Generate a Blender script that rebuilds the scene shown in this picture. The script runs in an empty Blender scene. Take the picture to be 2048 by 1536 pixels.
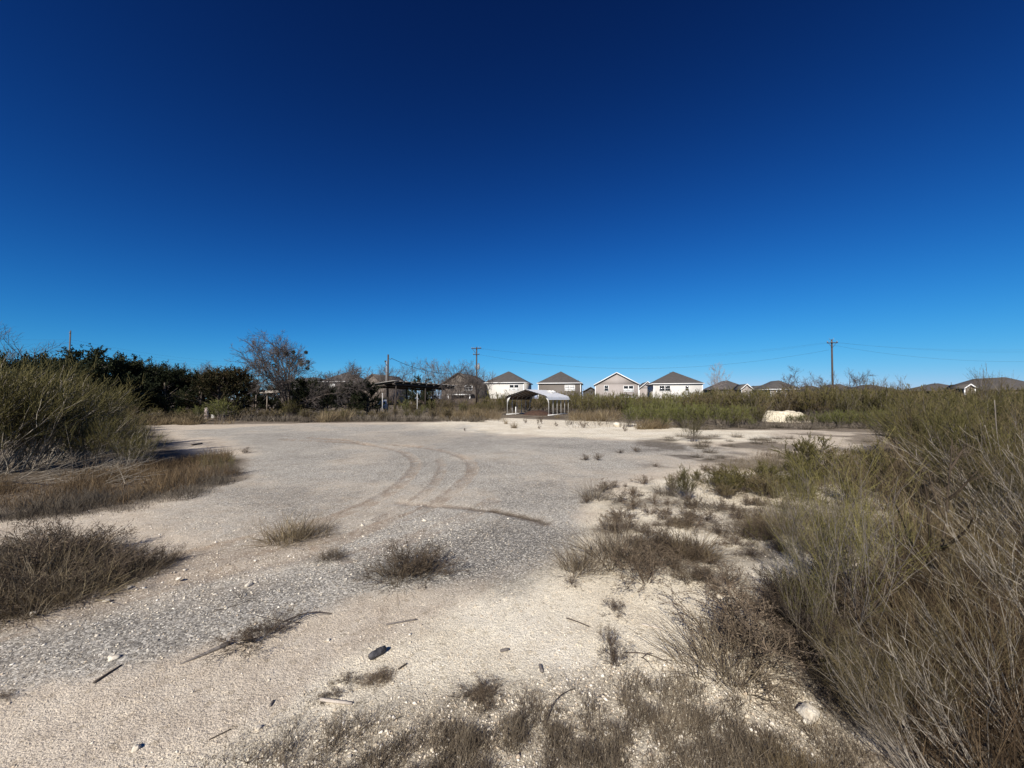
import bpy, math, random
import numpy as np
from mathutils import Vector

# ------------------------------------------------------------------ camera, world, sun, exposure
SC = bpy.context.scene
COL = SC.collection
F = 769.0            # focal length in pixels of the 2048 px wide photograph
CH = 1.72            # eye height
PITCH = math.atan(30 / F)
cam_d = bpy.data.cameras.new("camera"); cam = bpy.data.objects.new("camera", cam_d); COL.objects.link(cam)
cam_d.sensor_width = 36; cam_d.lens = F * 36 / 2048
cam_d.clip_start = 0.05; cam_d.clip_end = 6000
cam.location = (0, 0, CH); cam.rotation_euler = (math.pi / 2 + PITCH, 0, 0)
SC.camera = cam

SUN_AZ, SUN_EL = 202.0, 35.0        # degrees clockwise from +Y, above the horizon
w = bpy.data.worlds.new("World"); SC.world = w; w.use_nodes = True
nt = w.node_tree; nt.nodes.clear()
sky = nt.nodes.new("ShaderNodeTexSky"); sky.sky_type = 'NISHITA'; sky.sun_disc = False
sky.sun_elevation = math.radians(SUN_EL); sky.sun_rotation = math.radians(SUN_AZ)
sky.altitude = 300; sky.air_density = 0.8; sky.dust_density = 0.0; sky.ozone_density = 1.5
# deep polarised winter sky: each channel of the sky texture gets its own contrast
sepc = nt.nodes.new("ShaderNodeSeparateColor"); comc = nt.nodes.new("ShaderNodeCombineColor")
nt.links.new(sky.outputs[0], sepc.inputs[0])
def wmath(op, a_, b_=None):
    n = nt.nodes.new("ShaderNodeMath"); n.operation = op
    for s_, v in zip(n.inputs, (a_, b_)):
        if isinstance(v, (int, float)): s_.default_value = v
        elif v is not None: nt.links.new(v, s_)
    return n.outputs[0]
for ch, (q2, q1, q0) in enumerate(((0.04, 1.83, -3.33), (-0.4049, 2.4903, -2.16), (-0.5964, 3.1222, -2.19))):
    lx = wmath('MINIMUM', wmath('LOGARITHM', sepc.outputs[ch], math.e), 2.55)
    ex = wmath('ADD', wmath('MULTIPLY', lx, wmath('ADD', wmath('MULTIPLY', lx, q2), q1)), q0)
    nt.links.new(wmath('EXPONENT', ex), comc.inputs[ch])
bg = nt.nodes.new("ShaderNodeBackground"); bg.inputs[1].default_value = 0.10
wo = nt.nodes.new("ShaderNodeOutputWorld")
nt.links.new(comc.outputs[0], bg.inputs[0]); nt.links.new(bg.outputs[0], wo.inputs[0])

sun_d = bpy.data.lights.new("sun", 'SUN'); sun = bpy.data.objects.new("sun", sun_d); COL.objects.link(sun)
sun_d.energy = 4.6; sun_d.angle = math.radians(0.53); sun_d.color = (1.0, 0.945, 0.86)
a, e = math.radians(SUN_AZ), math.radians(SUN_EL)
tosun = Vector((math.sin(a) * math.cos(e), math.cos(a) * math.cos(e), math.sin(e)))
sun.rotation_euler = tosun.to_track_quat('Z', 'Y').to_euler(); sun.location = (-20, -40, 40)

SC.view_settings.view_transform = 'Standard'; SC.view_settings.look = 'None'
SC.view_settings.gamma = 1; SC.view_settings.use_curve_mapping = False
SC.view_settings.exposure = 0.45

RNG = np.random.default_rng(7)

# ------------------------------------------------------------------ placing helpers
def ray(px, py):
    x = (px - 1024) / F; y = (768 - py) / F
    return np.array([x, math.cos(PITCH) - y * math.sin(PITCH), math.sin(PITCH) + y * math.cos(PITCH)])
def gp(px, py):                       # where the sight line through a photo point meets the level ground
    r = ray(px, py)
    if r[2] > -0.004: r[2] = -0.004
    t = CH / -r[2]
    return (r[0] * t, r[1] * t)
def dp(px, Y):                        # ground point at forward distance Y in the direction of column px
    return ((px - 1024) / F * Y, Y)
def hz(py, Y):                        # height above ground of photo row py at forward distance Y
    r = ray(1024, py); return CH + Y * r[2] / r[1]

def _hash(ix, iy, s):
    h = (ix * 374761393 + iy * 668265263 + s * 974634777) & 0xFFFFFFFF
    h = ((h ^ (h >> 13)) * 1274126177) & 0xFFFFFFFF
    return ((h ^ (h >> 16)) & 0xFFFF) / 65535.0
def vnoise(x, y, s=0):
    x = np.asarray(x, float); y = np.asarray(y, float)
    ix = np.floor(x).astype(np.int64); iy = np.floor(y).astype(np.int64)
    fx = x - ix; fy = y - iy; fx = fx * fx * (3 - 2 * fx); fy = fy * fy * (3 - 2 * fy)
    a = _hash(ix, iy, s); b = _hash(ix + 1, iy, s); c = _hash(ix, iy + 1, s); d = _hash(ix + 1, iy + 1, s)
    return (a * (1 - fx) + b * fx) * (1 - fy) + (c * (1 - fx) + d * fx) * fy
def fbm(x, y, s=0, o=4):
    v = 0; am = 0.5
    for k in range(o):
        v = v + am * vnoise(x * 2 ** k, y * 2 ** k, s + k * 17); am *= 0.5
    return v / (1 - 0.5 ** o)
def sstep(v, a, b):
    t = np.clip((v - a) / (b - a), 0, 1); return t * t * (3 - 2 * t)

def smooth_line(pts, n=10):
    pts = [np.array(p, float) for p in pts]
    P = [2 * pts[0] - pts[1]] + pts + [2 * pts[-1] - pts[-2]]
    out = []
    for i in range(1, len(P) - 2):
        for k in range(n):
            t = k / n
            out.append(0.5 * ((2 * P[i]) + (-P[i - 1] + P[i + 1]) * t + (2 * P[i - 1] - 5 * P[i] + 4 * P[i + 1] - P[i + 2]) * t * t
                              + (-P[i - 1] + 3 * P[i] - 3 * P[i + 1] + P[i + 2]) * t ** 3))
    out.append(P[-2]); return np.array(out)
def line_dist(x, y, L):
    best = np.full(x.shape, 1e9)
    for k in range(len(L) - 1):
        ax, ay = L[k][:2]; bx, by = L[k + 1][:2]
        dx, dy = bx - ax, by - ay; l2 = dx * dx + dy * dy + 1e-12
        t = np.clip(((x - ax) * dx + (y - ay) * dy) / l2, 0, 1)
        best = np.minimum(best, np.hypot(x - ax - t * dx, y - ay - t * dy))
    return best
def poly_sd(x, y, P):                 # > 0 inside
    inside = np.zeros(x.shape, bool); n = len(P)
    for k in range(n):
        ax, ay = P[k]; bx, by = P[(k + 1) % n]
        c = ((ay > y) != (by > y)) & (x < (bx - ax) * (y - ay) / (by - ay + 1e-12) + ax)
        inside ^= c
    d = line_dist(x, y, list(P) + [P[0]])
    return np.where(inside, d, -d)
def pw(lst): return [gp(*p) for p in lst]

# ------------------------------------------------------------------ ground shape
TRACKS = [
    ([(-300, 1290), (0, 1205), (200, 1150), (400, 1102), (560, 1062), (680, 1030), (770, 990), (822, 948), (828, 918), (780, 897), (690, 884), (560, 879)], 0.12, .75),
    ([(330, 1165), (520, 1130), (650, 1095), (760, 1052), (850, 1018), (915, 975), (945, 940), (925, 915), (860, 897), (780, 888)], 0.12, .75),
    ([(760, 1040), (830, 1000), (870, 965), (884, 938), (878, 918)], 0.09, 0.55),
    ([(-200, 1330), (150, 1220), (420, 1150), (640, 1105)], 0.16, 0.55),
    ([(700, 1115), (840, 1070), (930, 1035), (985, 1000)], 0.13, 0.45),
    ([(620, 876), (690, 880), (740, 889)], 0.14, 1.5), ([(655, 883), (700, 885), (730, 886)], 0.12, 1.3),
    ([(800, 889), (830, 892), (860, 892)], 0.20, 1.4),
]
TR = [(smooth_line([gp(*p) for p in t], 8), w_, k_) for t, w_, k_ in TRACKS]
CRES = smooth_line(pw([(800, 1003), (860, 1008), (930, 1014), (1000, 1022), (1060, 1036), (1090, 1046)]), 8)
BANK = smooth_line([dp(1750, 2.0), gp(1610, 1400), gp(1700, 1230), gp(1760, 1090), gp(1800, 1000), gp(1900, 930)], 6)

def height(x, y, fine=False):
    x = np.asarray(x, float); y = np.asarray(y, float)
    r = np.hypot(x, y)
    h = 0.10 * (fbm(x * 0.16, y * 0.16, 3, 3) - 0.5) * sstep(r, 2, 8)
    h = h + 0.035 * (fbm(x * 1.1, y * 1.1, 5, 3) - 0.5)
    if fine:
        h = h + 0.012 * (fbm(x * 7, y * 7, 9, 3) - 0.5) * sstep(60 - r, 0, 40)
        near = r < 40
        for L, w_, k_ in TR:
            d = np.full(x.shape, 9.0); d[near] = line_dist(x[near], y[near], L)
            h = h - 0.022 * k_ * np.exp(-(d / w_) ** 4) + 0.012 * k_ * np.exp(-((d - w_ * 1.35) / (w_ * 0.35)) ** 2)
        d = np.full(x.shape, 9.0); d[near] = line_dist(x[near], y[near], CRES)
        h = h - 0.03 * np.exp(-(d / 0.12) ** 2)
    return h
def gz(x, y): return float(height(np.array([x]), np.array([y]))[0])

# ------------------------------------------------------------------ mesh helpers
def new_mesh(name, V, faces, tint=None, mat=None, smooth=False, extra=None):
    """faces: (n,k) int array, all of one size, or a list of such arrays"""
    if not isinstance(faces, list): faces = [faces]
    V = np.ascontiguousarray(np.asarray(V, dtype=np.float32).reshape(-1, 3))
    me = bpy.data.meshes.new(name)
    me.vertices.add(len(V)); me.vertices.foreach_set("co", V.ravel())
    loops = np.concatenate([np.asarray(f).ravel() for f in faces]).astype(np.int32)
    sizes = np.concatenate([np.full(len(f), np.asarray(f).shape[1]) for f in faces])
    me.loops.add(len(loops)); me.loops.foreach_set("vertex_index", loops)
    me.polygons.add(len(sizes))
    me.polygons.foreach_set("loop_start", np.concatenate([[0], np.cumsum(sizes)[:-1]]).astype(np.int32))
    if smooth: me.polygons.foreach_set("use_smooth", np.ones(len(sizes), bool))
    if tint is not None:
        at = me.attributes.new("tint", 'FLOAT', 'POINT'); at.data.foreach_set("value", np.asarray(tint, np.float32))
    for k, v in (extra or {}).items():
        at = me.attributes.new(k, 'FLOAT', 'POINT'); at.data.foreach_set("value", np.asarray(v, np.float32))
    me.update(calc_edges=True)
    if mat: me.materials.append(mat)
    return me
def link(name, me, parent=None, loc=None, rz=0):
    o = bpy.data.objects.new(name, me); COL.objects.link(o)
    if parent is not None: o.parent = parent
    if loc is not None: o.location = loc
    if rz: o.rotation_euler = (0, 0, rz)
    return o
def tag(o, label=None, cat=None, group=None, kind=None):
    if label: o["label"] = label
    if cat: o["category"] = cat
    if group: o["group"] = group
    if kind: o["kind"] = kind
    return o
def empty(name, loc, rz, label, cat, group=None):
    o = bpy.data.objects.new(name, None); COL.objects.link(o); o.location = loc; o.rotation_euler = (0, 0, rz)
    o.empty_display_size = 0.2
    return tag(o, label, cat, group)

class Acc:                              # collects polygons of a single mesh
    def __init__(s): s.V = []; s.Q = []; s.T = []; s.t = []; s.n = 0
    def add(s, V, Q=None, T=None, tint=0.5):
        V = np.asarray(V, float).reshape(-1, 3)
        if Q is not None and len(Q): s.Q.append(np.asarray(Q) + s.n)
        if T is not None and len(T): s.T.append(np.asarray(T) + s.n)
        s.V.append(V); s.t.append(np.broadcast_to(tint, (len(V),)).astype(float)); s.n += len(V)
    def mesh(s, name, mat, smooth=False):
        f = []
        if s.Q: f.append(np.concatenate(s.Q))
        if s.T: f.append(np.concatenate(s.T))
        return new_mesh(name, np.concatenate(s.V), f, np.concatenate(s.t), mat, smooth)
    def box(s, x0, x1, y0, y1, z0, z1, tint=0.5):
        V = [(x, y, z) for z in (z0, z1) for y in (y0, y1) for x in (x0, x1)]
        s.add(V, [(0, 2, 3, 1), (4, 5, 7, 6), (0, 1, 5, 4), (1, 3, 7, 5), (3, 2, 6, 7), (2, 0, 4, 6)], tint=tint)
    def poly_prism(s, P, off, tint=0.5):  # P: ring of 3-D points, off: extrusion vector (quads + fan caps)
        P = np.array(P, float); n = len(P); V = np.concatenate([P, P + np.array(off)])
        Q = [(k, (k + 1) % n, n + (k + 1) % n, n + k) for k in range(n)]
        T = [(0, k + 1, k) for k in range(1, n - 1)] + [(n, n + k, n + k + 1) for k in range(1, n - 1)]
        s.add(V, Q, T, tint)
    def tube(s, pts, rad, k=6, tint=0.5, cap=True):
        P = np.array(pts, float)[None]; R = np.broadcast_to(rad, (len(pts),))[None].astype(float)
        s.tubes(P, R, k, tint)
        if cap:
            base = s.n - P.shape[1] * k
            T = [(base, base + j + 1, base + j) for j in range(1, k - 1)]
            b2 = s.n - k; T += [(b2, b2 + j, b2 + j + 1) for j in range(1, k - 1)]
            s.T.append(np.array(T))
    def tubes(s, P, R, k=3, tint=0.5):
        N, S1, _ = P.shape
        T = np.gradient(P, axis=1) if S1 > 2 else np.repeat(P[:, 1:] - P[:, :1], 2, 1)
        T = T / (np.linalg.norm(T, axis=2, keepdims=True) + 1e-9)
        ref = np.tile(np.array([0.31, 0.17, 0.0]), (N, 1)); m = np.abs(T[:, 0, 2]) < 0.75
        ref[m] = (0.02, 0.03, 1); ref[~m] = (1, 0.1, 0.05)
        A = np.cross(T, ref[:, None, :]); A /= np.linalg.norm(A, axis=2, keepdims=True) + 1e-9
        B = np.cross(T, A)
        ang = np.arange(k) * 2 * math.pi / k
        V = P[:, :, None] + R[:, :, None, None] * (A[:, :, None] * np.cos(ang)[None, None, :, None] + B[:, :, None] * np.sin(ang)[None, None, :, None])
        idx = np.arange(N * S1 * k).reshape(N, S1, k)
        a = idx[:, :-1]; b = idx[:, 1:]
        Q = np.stack([a, np.roll(a, -1, 2), np.roll(b, -1, 2), b], -1).reshape(-1, 4)
        t = np.repeat(np.broadcast_to(tint, (N,)), S1 * k)
        s.add(V, Q, tint=t)
    def ribbons(s, P, R, rng, tint=0.5):
        N, S1, _ = P.shape
        if N == 0: return
        T = P[:, -1] - P[:, 0]; W = np.cross(T, rng.normal(size=(N, 3)))
        W /= np.linalg.norm(W, axis=1, keepdims=True) + 1e-9
        V = np.stack([P + W[:, None] * R[..., None], P - W[:, None] * R[..., None]], 2)
        idx = np.arange(N * S1 * 2).reshape(N, S1, 2)
        a = idx[:, :-1]; b = idx[:, 1:]
        Q = np.stack([a[..., 0], a[..., 1], b[..., 1], b[..., 0]], -1).reshape(-1, 4)
        s.add(V, Q, tint=np.repeat(np.broadcast_to(tint, (N,)), S1 * 2))
    def leaves(s, C, D, L, Wd, rng, tint=0.5):      # diamond leaves at C along D
        N = len(C)
        if N == 0: return
        D = D / (np.linalg.norm(D, axis=1, keepdims=True) + 1e-9)
        W = np.cross(D, rng.normal(size=(N, 3))); W /= np.linalg.norm(W, axis=1, keepdims=True) + 1e-9
        L = np.broadcast_to(L, (N,))[:, None]; Wd = np.broadcast_to(Wd, (N,))[:, None]
        V = np.stack([C, C + D * L * 0.5 + W * Wd, C + D * L, C + D * L * 0.5 - W * Wd], 1)
        s.add(V, np.arange(N * 4).reshape(N, 4), tint=np.repeat(np.broadcast_to(tint, (N,)), 4))

def grow(p, d, L, S, wander, up, rng):
    N = len(p); P = np.zeros((N, S + 1, 3)); P[:, 0] = p; d = d.copy(); L = np.broadcast_to(L, (N,))[:, None]
    for k in range(S):
        d = d + rng.normal(size=(N, 3)) * wander; d[:, 2] += up
        d /= np.linalg.norm(d, axis=1, keepdims=True) + 1e-9
        P[:, k + 1] = P[:, k] + d * L / S
    return P
def sprout(P, n, t0, t1, ang, rng):
    N, S1, _ = P.shape; S = S1 - 1
    t = rng.uniform(t0, t1, (N, n)); u = t * S; i = np.minimum(u.astype(int), S - 1); f = (u - i)[..., None]
    r = np.arange(N)[:, None]
    pos = P[r, i] * (1 - f) + P[r, i + 1] * f; d = P[r, i + 1] - P[r, i]
    d /= np.linalg.norm(d, axis=2, keepdims=True) + 1e-9
    q = rng.normal(size=d.shape); q -= (q * d).sum(2, keepdims=True) * d; q /= np.linalg.norm(q, axis=2, keepdims=True) + 1e-9
    A = np.radians(rng.uniform(ang[0], ang[1], (N, n)))[..., None]
    nd = d * np.cos(A) + q * np.sin(A)
    return pos.reshape(-1, 3), nd.reshape(-1, 3), t.ravel(), np.repeat(np.arange(N), n)
def lin(r0, r1, S1, N): return np.tile(np.linspace(r0, r1, S1), (N, 1))

# ------------------------------------------------------------------ materials
def mat(name, rough=0.8, spec=0.3, metal=0.0):
    m = bpy.data.materials.new(name); m.use_nodes = True
    b = m.node_tree.nodes["Principled BSDF"]
    b.inputs["Roughness"].default_value = rough; b.inputs["Specular IOR Level"].default_value = spec
    b.inputs["Metallic"].default_value = metal
    return m, m.node_tree, b
def N_(nt, t, **k):
    n = nt.nodes.new(t)
    for a_, v in k.items(): setattr(n, a_, v)
    return n
def ramp(nt, fac, stops):
    r = N_(nt, "ShaderNodeValToRGB")
    els = r.color_ramp.elements
    els[0].position, els[0].color = stops[0][0], (*stops[0][1], 1)
    els[1].position, els[1].color = stops[-1][0], (*stops[-1][1], 1)
    for p, c in stops[1:-1]:
        el = els.new(p); el.color = (*c, 1)
    nt.links.new(fac, r.inputs[0]); return r.outputs[0]
def mixc(nt, fac, a, b, mode='MIX'):
    m = N_(nt, "ShaderNodeMix", data_type='RGBA', blend_type=mode)
    for sock, v in ((m.inputs[0], fac), (m.inputs[6], a), (m.inputs[7], b)):
        if hasattr(v, "links") or hasattr(v, "is_linked"): nt.links.new(v, sock)
        elif isinstance(v, tuple): sock.default_value = (*v, 1) if len(v) == 3 else v
        else: sock.default_value = v
    return m.outputs[2]
def mth(nt, op, a, b=0.0, clamp=False):
    m = N_(nt, "ShaderNodeMath", operation=op, use_clamp=clamp)
    for s_, v in ((m.inputs[0], a), (m.inputs[1], b)):
        if isinstance(v, (int, float)): s_.default_value = v
        else: nt.links.new(v, s_)
    return m.outputs[0]
def noise(nt, co, scale, detail=4, rough=0.6):
    n = N_(nt, "ShaderNodeTexNoise"); n.inputs["Scale"].default_value = scale
    n.inputs["Detail"].default_value = detail; n.inputs["Roughness"].default_value = rough
    nt.links.new(co, n.inputs["Vector"]); return n
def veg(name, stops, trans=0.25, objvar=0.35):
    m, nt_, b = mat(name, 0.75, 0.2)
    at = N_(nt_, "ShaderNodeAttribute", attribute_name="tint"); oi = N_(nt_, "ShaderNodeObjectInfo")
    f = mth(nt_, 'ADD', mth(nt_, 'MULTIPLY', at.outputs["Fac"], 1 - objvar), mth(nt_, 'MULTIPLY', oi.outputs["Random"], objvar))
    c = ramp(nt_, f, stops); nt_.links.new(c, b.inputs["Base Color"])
    if trans:
        tr = N_(nt_, "ShaderNodeBsdfTranslucent"); nt_.links.new(c, tr.inputs[0])
        mx = N_(nt_, "ShaderNodeMixShader"); mx.inputs[0].default_value = trans
        nt_.links.new(b.outputs[0], mx.inputs[1]); nt_.links.new(tr.outputs[0], mx.inputs[2])
        nt_.links.new(mx.outputs[0], nt_.nodes["Material Output"].inputs[0])
    return m
def plain(name, c, c2=None, scale=8, rough=0.7, spec=0.3, metal=0.0, bump=0.0, stretch=(1, 1, 1)):
    m, nt_, b = mat(name, rough, spec, metal)
    tc = N_(nt_, "ShaderNodeTexCoord"); mp = N_(nt_, "ShaderNodeMapping"); mp.inputs["Scale"].default_value = stretch
    nt_.links.new(tc.outputs["Object"], mp.inputs[0])
    n = noise(nt_, mp.outputs[0], scale, 5)
    c2 = c2 or tuple(v * 0.7 for v in c)
    nt_.links.new(ramp(nt_, n.outputs["Fac"], [(0.35, c2), (0.62, c)]), b.inputs["Base Color"])
    if bump:
        bp = N_(nt_, "ShaderNodeBump"); bp.inputs["Strength"].default_value = bump; bp.inputs["Distance"].default_value = 0.02
        nt_.links.new(n.outputs["Fac"], bp.inputs["Height"]); nt_.links.new(bp.outputs[0], b.inputs["Normal"])
    return m

M = {}
M['broom'] = veg("broom_green", [(0, (0.044, 0.040, 0.015)), (0.5, (0.098, 0.086, 0.030)), (1, (0.180, 0.150, 0.056))])
M['broom_greener'] = veg("broom_bright_green", [(0, (0.060, 0.066, 0.018)), (0.5, (0.125, 0.130, 0.036)), (1, (0.20, 0.19, 0.065))])  # greener foliage of the far hedge rows
M['broom_brown'] = veg("broom_brown", [(0, (0.054, 0.041, 0.020)), (0.5, (0.125, 0.096, 0.046)), (1, (0.23, 0.18, 0.095))])
M['stem'] = veg("shrub_stem", [(0, (0.060, 0.048, 0.040)), (0.6, (0.13, 0.108, 0.090)), (1, (0.27, 0.235, 0.20))], 0)
M['pale_stem'] = veg("pale_stem", [(0, (0.10, 0.085, 0.07)), (0.5, (0.22, 0.19, 0.155)), (1, (0.40, 0.35, 0.28))], 0)
M['tan'] = veg("dry_grass_tan", [(0, (0.10, 0.070, 0.038)), (0.5, (0.22, 0.165, 0.095)), (1, (0.40, 0.32, 0.19))])
M['grey_grass'] = veg("dead_grass_grey", [(0, (0.060, 0.048, 0.036)), (0.5, (0.135, 0.112, 0.085)), (1, (0.29, 0.245, 0.18))])
M['russet'] = veg("dry_grass_russet", [(0, (0.042, 0.027, 0.014)), (0.5, (0.115, 0.076, 0.040)), (1, (0.29, 0.205, 0.115))])
M['turf'] = veg("dead_turf", [(0, (0.070, 0.053, 0.036)), (0.5, (0.165, 0.130, 0.092)), (1, (0.40, 0.325, 0.225))])
M['understory'] = veg("brown_grass_shade_toned", [(0, (0.022, 0.015, 0.009)), (0.5, (0.070, 0.046, 0.026)), (0.85, (0.15, 0.105, 0.060)), (1, (0.34, 0.26, 0.15))])  # brown grass, its colour darkened to carry the shade under the brush
M['weed_grass'] = veg("brown_dead_grass", [(0, (0.050, 0.036, 0.024)), (0.5, (0.125, 0.095, 0.064)), (1, (0.33, 0.27, 0.18))])
M['straw_grass'] = veg("straw_dead_grass", [(0, (0.075, 0.052, 0.028)), (0.5, (0.18, 0.135, 0.078)), (1, (0.42, 0.34, 0.20))])
M['broom_near'] = veg("broom_yellow_green", [(0, (0.060, 0.054, 0.018)), (0.5, (0.150, 0.132, 0.042)), (1, (0.29, 0.245, 0.090))])
M['weed'] = veg("dead_weed", [(0, (0.045, 0.032, 0.021)), (0.5, (0.105, 0.078, 0.054)), (1, (0.25, 0.19, 0.13))], 0.1)
M['dark_weed_shade'] = veg("black_brown_weed_shade", [(0, (0.016, 0.012, 0.009)), (0.6, (0.040, 0.030, 0.022)), (1, (0.10, 0.078, 0.056))], 0)  # black brown dead stems, dark enough to stand for shade
M['bare'] = veg("bare_twigs", [(0, (0.055, 0.045, 0.040)), (0.6, (0.12, 0.10, 0.088)), (1, (0.20, 0.17, 0.15))], 0)
M['bare_pale'] = veg("bare_pale_twigs", [(0, (0.20, 0.16, 0.14)), (1, (0.36, 0.30, 0.27))], 0)
M['juniper'] = veg("juniper_foliage", [(0, (0.010, 0.014, 0.006)), (0.6, (0.024, 0.030, 0.011)), (1, (0.050, 0.048, 0.018))], 0.1)
M['juniper_rust'] = veg("juniper_rusty_foliage", [(0, (0.014, 0.015, 0.007)), (0.55, (0.030, 0.030, 0.011)), (1, (0.062, 0.040, 0.017))], 0.1)
M['bark'] = plain("bark", (0.11, 0.085, 0.068), scale=14, stretch=(1, 1, 0.2), bump=0.6)
M['mistletoe'] = veg("mistletoe_leaf", [(0, (0.030, 0.034, 0.014)), (1, (0.075, 0.070, 0.030))])

def mat_ground():
    m, nt_, b = mat("ground", 0.95, 0.12)
    tc = N_(nt_, "ShaderNodeTexCoord"); co = tc.outputs["Object"]
    A = lambda n: N_(nt_, "ShaderNodeAttribute", attribute_name=n).outputs["Fac"]
    big = noise(nt_, co, 0.55, 6, 0.62).outputs["Fac"]; mid = noise(nt_, co, 4.5, 5, 0.65).outputs["Fac"]
    fin = noise(nt_, co, 38, 4, 0.7).outputs["Fac"]
    def vor(scale, feat='F1'):
        v = N_(nt_, "ShaderNodeTexVoronoi"); v.feature = feat; v.inputs["Scale"].default_value = scale
        nt_.links.new(co, v.inputs["Vector"]); return v
    v1 = vor(75); v2 = vor(170); v3 = vor(31)
    for v_ in (v1, v2, v3): v_.inputs["Randomness"].default_value = 1.0
    sep = lambda v: N_(nt_, "ShaderNodeSeparateColor")
    def cellval(v):
        s_ = N_(nt_, "ShaderNodeSeparateColor"); nt_.links.new(v.outputs["Color"], s_.inputs[0]); return s_.outputs[0], s_.outputs[1]
    r1, g1 = cellval(v1); r2, g2 = cellval(v2); r3, g3 = cellval(v3)
    cream = ramp(nt_, big, [(0.3, (0.64, 0.56, 0.43)), (0.5, (0.74, 0.67, 0.535)), (0.7, (0.82, 0.76, 0.64))])
    sand = ramp(nt_, mid, [(0.3, (0.50, 0.425, 0.335)), (0.55, (0.575, 0.50, 0.40)), (0.75, (0.65, 0.58, 0.475))])
    grav = ramp(nt_, r1, [(0.0, (0.15, 0.14, 0.125)), (0.45, (0.365, 0.342, 0.300)), (0.8, (0.52, 0.49, 0.43)), (1.0, (0.76, 0.72, 0.63))])
    soil = ramp(nt_, mid, [(0.3, (0.22, 0.155, 0.105)), (0.7, (0.35, 0.262, 0.185))])
    lit = ramp(nt_, fin, [(0.3, (0.045, 0.034, 0.025)), (0.6, (0.125, 0.098, 0.070)), (0.8, (0.27, 0.22, 0.16))])  # dead plant matter; the same dark tones paint shade beside the brush
    wobble = mth(nt_, 'ADD', mth(nt_, 'MULTIPLY', mth(nt_, 'SUBTRACT', mid, 0.5), 1.3), mth(nt_, 'MULTIPLY', mth(nt_, 'SUBTRACT', fin, 0.5), 0.7))
    def edge(att, k=1.0):
        x = mth(nt_, 'ADD', att, mth(nt_, 'MULTIPLY', wobble, mth(nt_, 'MULTIPLY', mth(nt_, 'MULTIPLY', att, mth(nt_, 'SUBTRACT', 1.0, att)), 4.0 * k)))
        return mth(nt_, 'ADD', x, 0.0, True)
    c = mixc(nt_, edge(A("pale")), sand, cream)
    c = mixc(nt_, mth(nt_, 'MULTIPLY', edge(A("gravel")), 0.93), c, grav)
    dkg = ramp(nt_, r1, [(0.0, (0.075, 0.070, 0.063)), (0.5, (0.20, 0.186, 0.165)), (0.82, (0.33, 0.31, 0.275)), (1.0, (0.66, 0.62, 0.54))])
    c = mixc(nt_, mth(nt_, 'MULTIPLY', edge(A("dark")), 0.85), c, dkg)
    c = mixc(nt_, mth(nt_, 'MULTIPLY', edge(A("soil")), 0.9), c, soil)
    c = mixc(nt_, mth(nt_, 'MULTIPLY', edge(A("litter_shade")), 0.95), c, lit)
    # grains: lighter and darker stones in every surface
    gr = ramp(nt_, r2, [(0.0, (0.38, 0.36, 0.33)), (0.22, (0.84, 0.83, 0.81)), (0.7, (1.06, 1.05, 1.04)), (1.0, (1.38, 1.36, 1.32))])
    c = mixc(nt_, 0.85, c, gr, 'MULTIPLY')
    gr3 = ramp(nt_, r3, [(0.0, (0.72, 0.70, 0.66)), (0.1, (1, 1, 1)), (0.93, (1, 1, 1)), (1.0, (1.25, 1.24, 1.2))])
    c = mixc(nt_, 0.8, c, gr3, 'MULTIPLY')
    blot = ramp(nt_, noise(nt_, co, 1.6, 6, 0.68).outputs["Fac"], [(0.30, (0.80, 0.77, 0.74)), (0.5, (1, 1, 1)), (0.7, (1.06, 1.06, 1.06))])
    c = mixc(nt_, 0.8, c, blot, 'MULTIPLY')
    nt_.links.new(c, b.inputs["Base Color"])
    h = mth(nt_, 'ADD', mth(nt_, 'MULTIPLY', v1.outputs["Distance"], -0.5), mth(nt_, 'MULTIPLY', fin, 1.6))
    h = mth(nt_, 'ADD', h, mth(nt_, 'MULTIPLY', v2.outputs["Distance"], -0.4))
    h = mth(nt_, 'ADD', h, mth(nt_, 'MULTIPLY', v3.outputs["Distance"], -0.10))
    bp = N_(nt_, "ShaderNodeBump"); bp.inputs["Strength"].default_value = 0.8; bp.inputs["Distance"].default_value = 0.007
    nt_.links.new(h, bp.inputs["Height"]); nt_.links.new(bp.outputs[0], b.inputs["Normal"])
    return m
M['ground'] = mat_ground()

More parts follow.
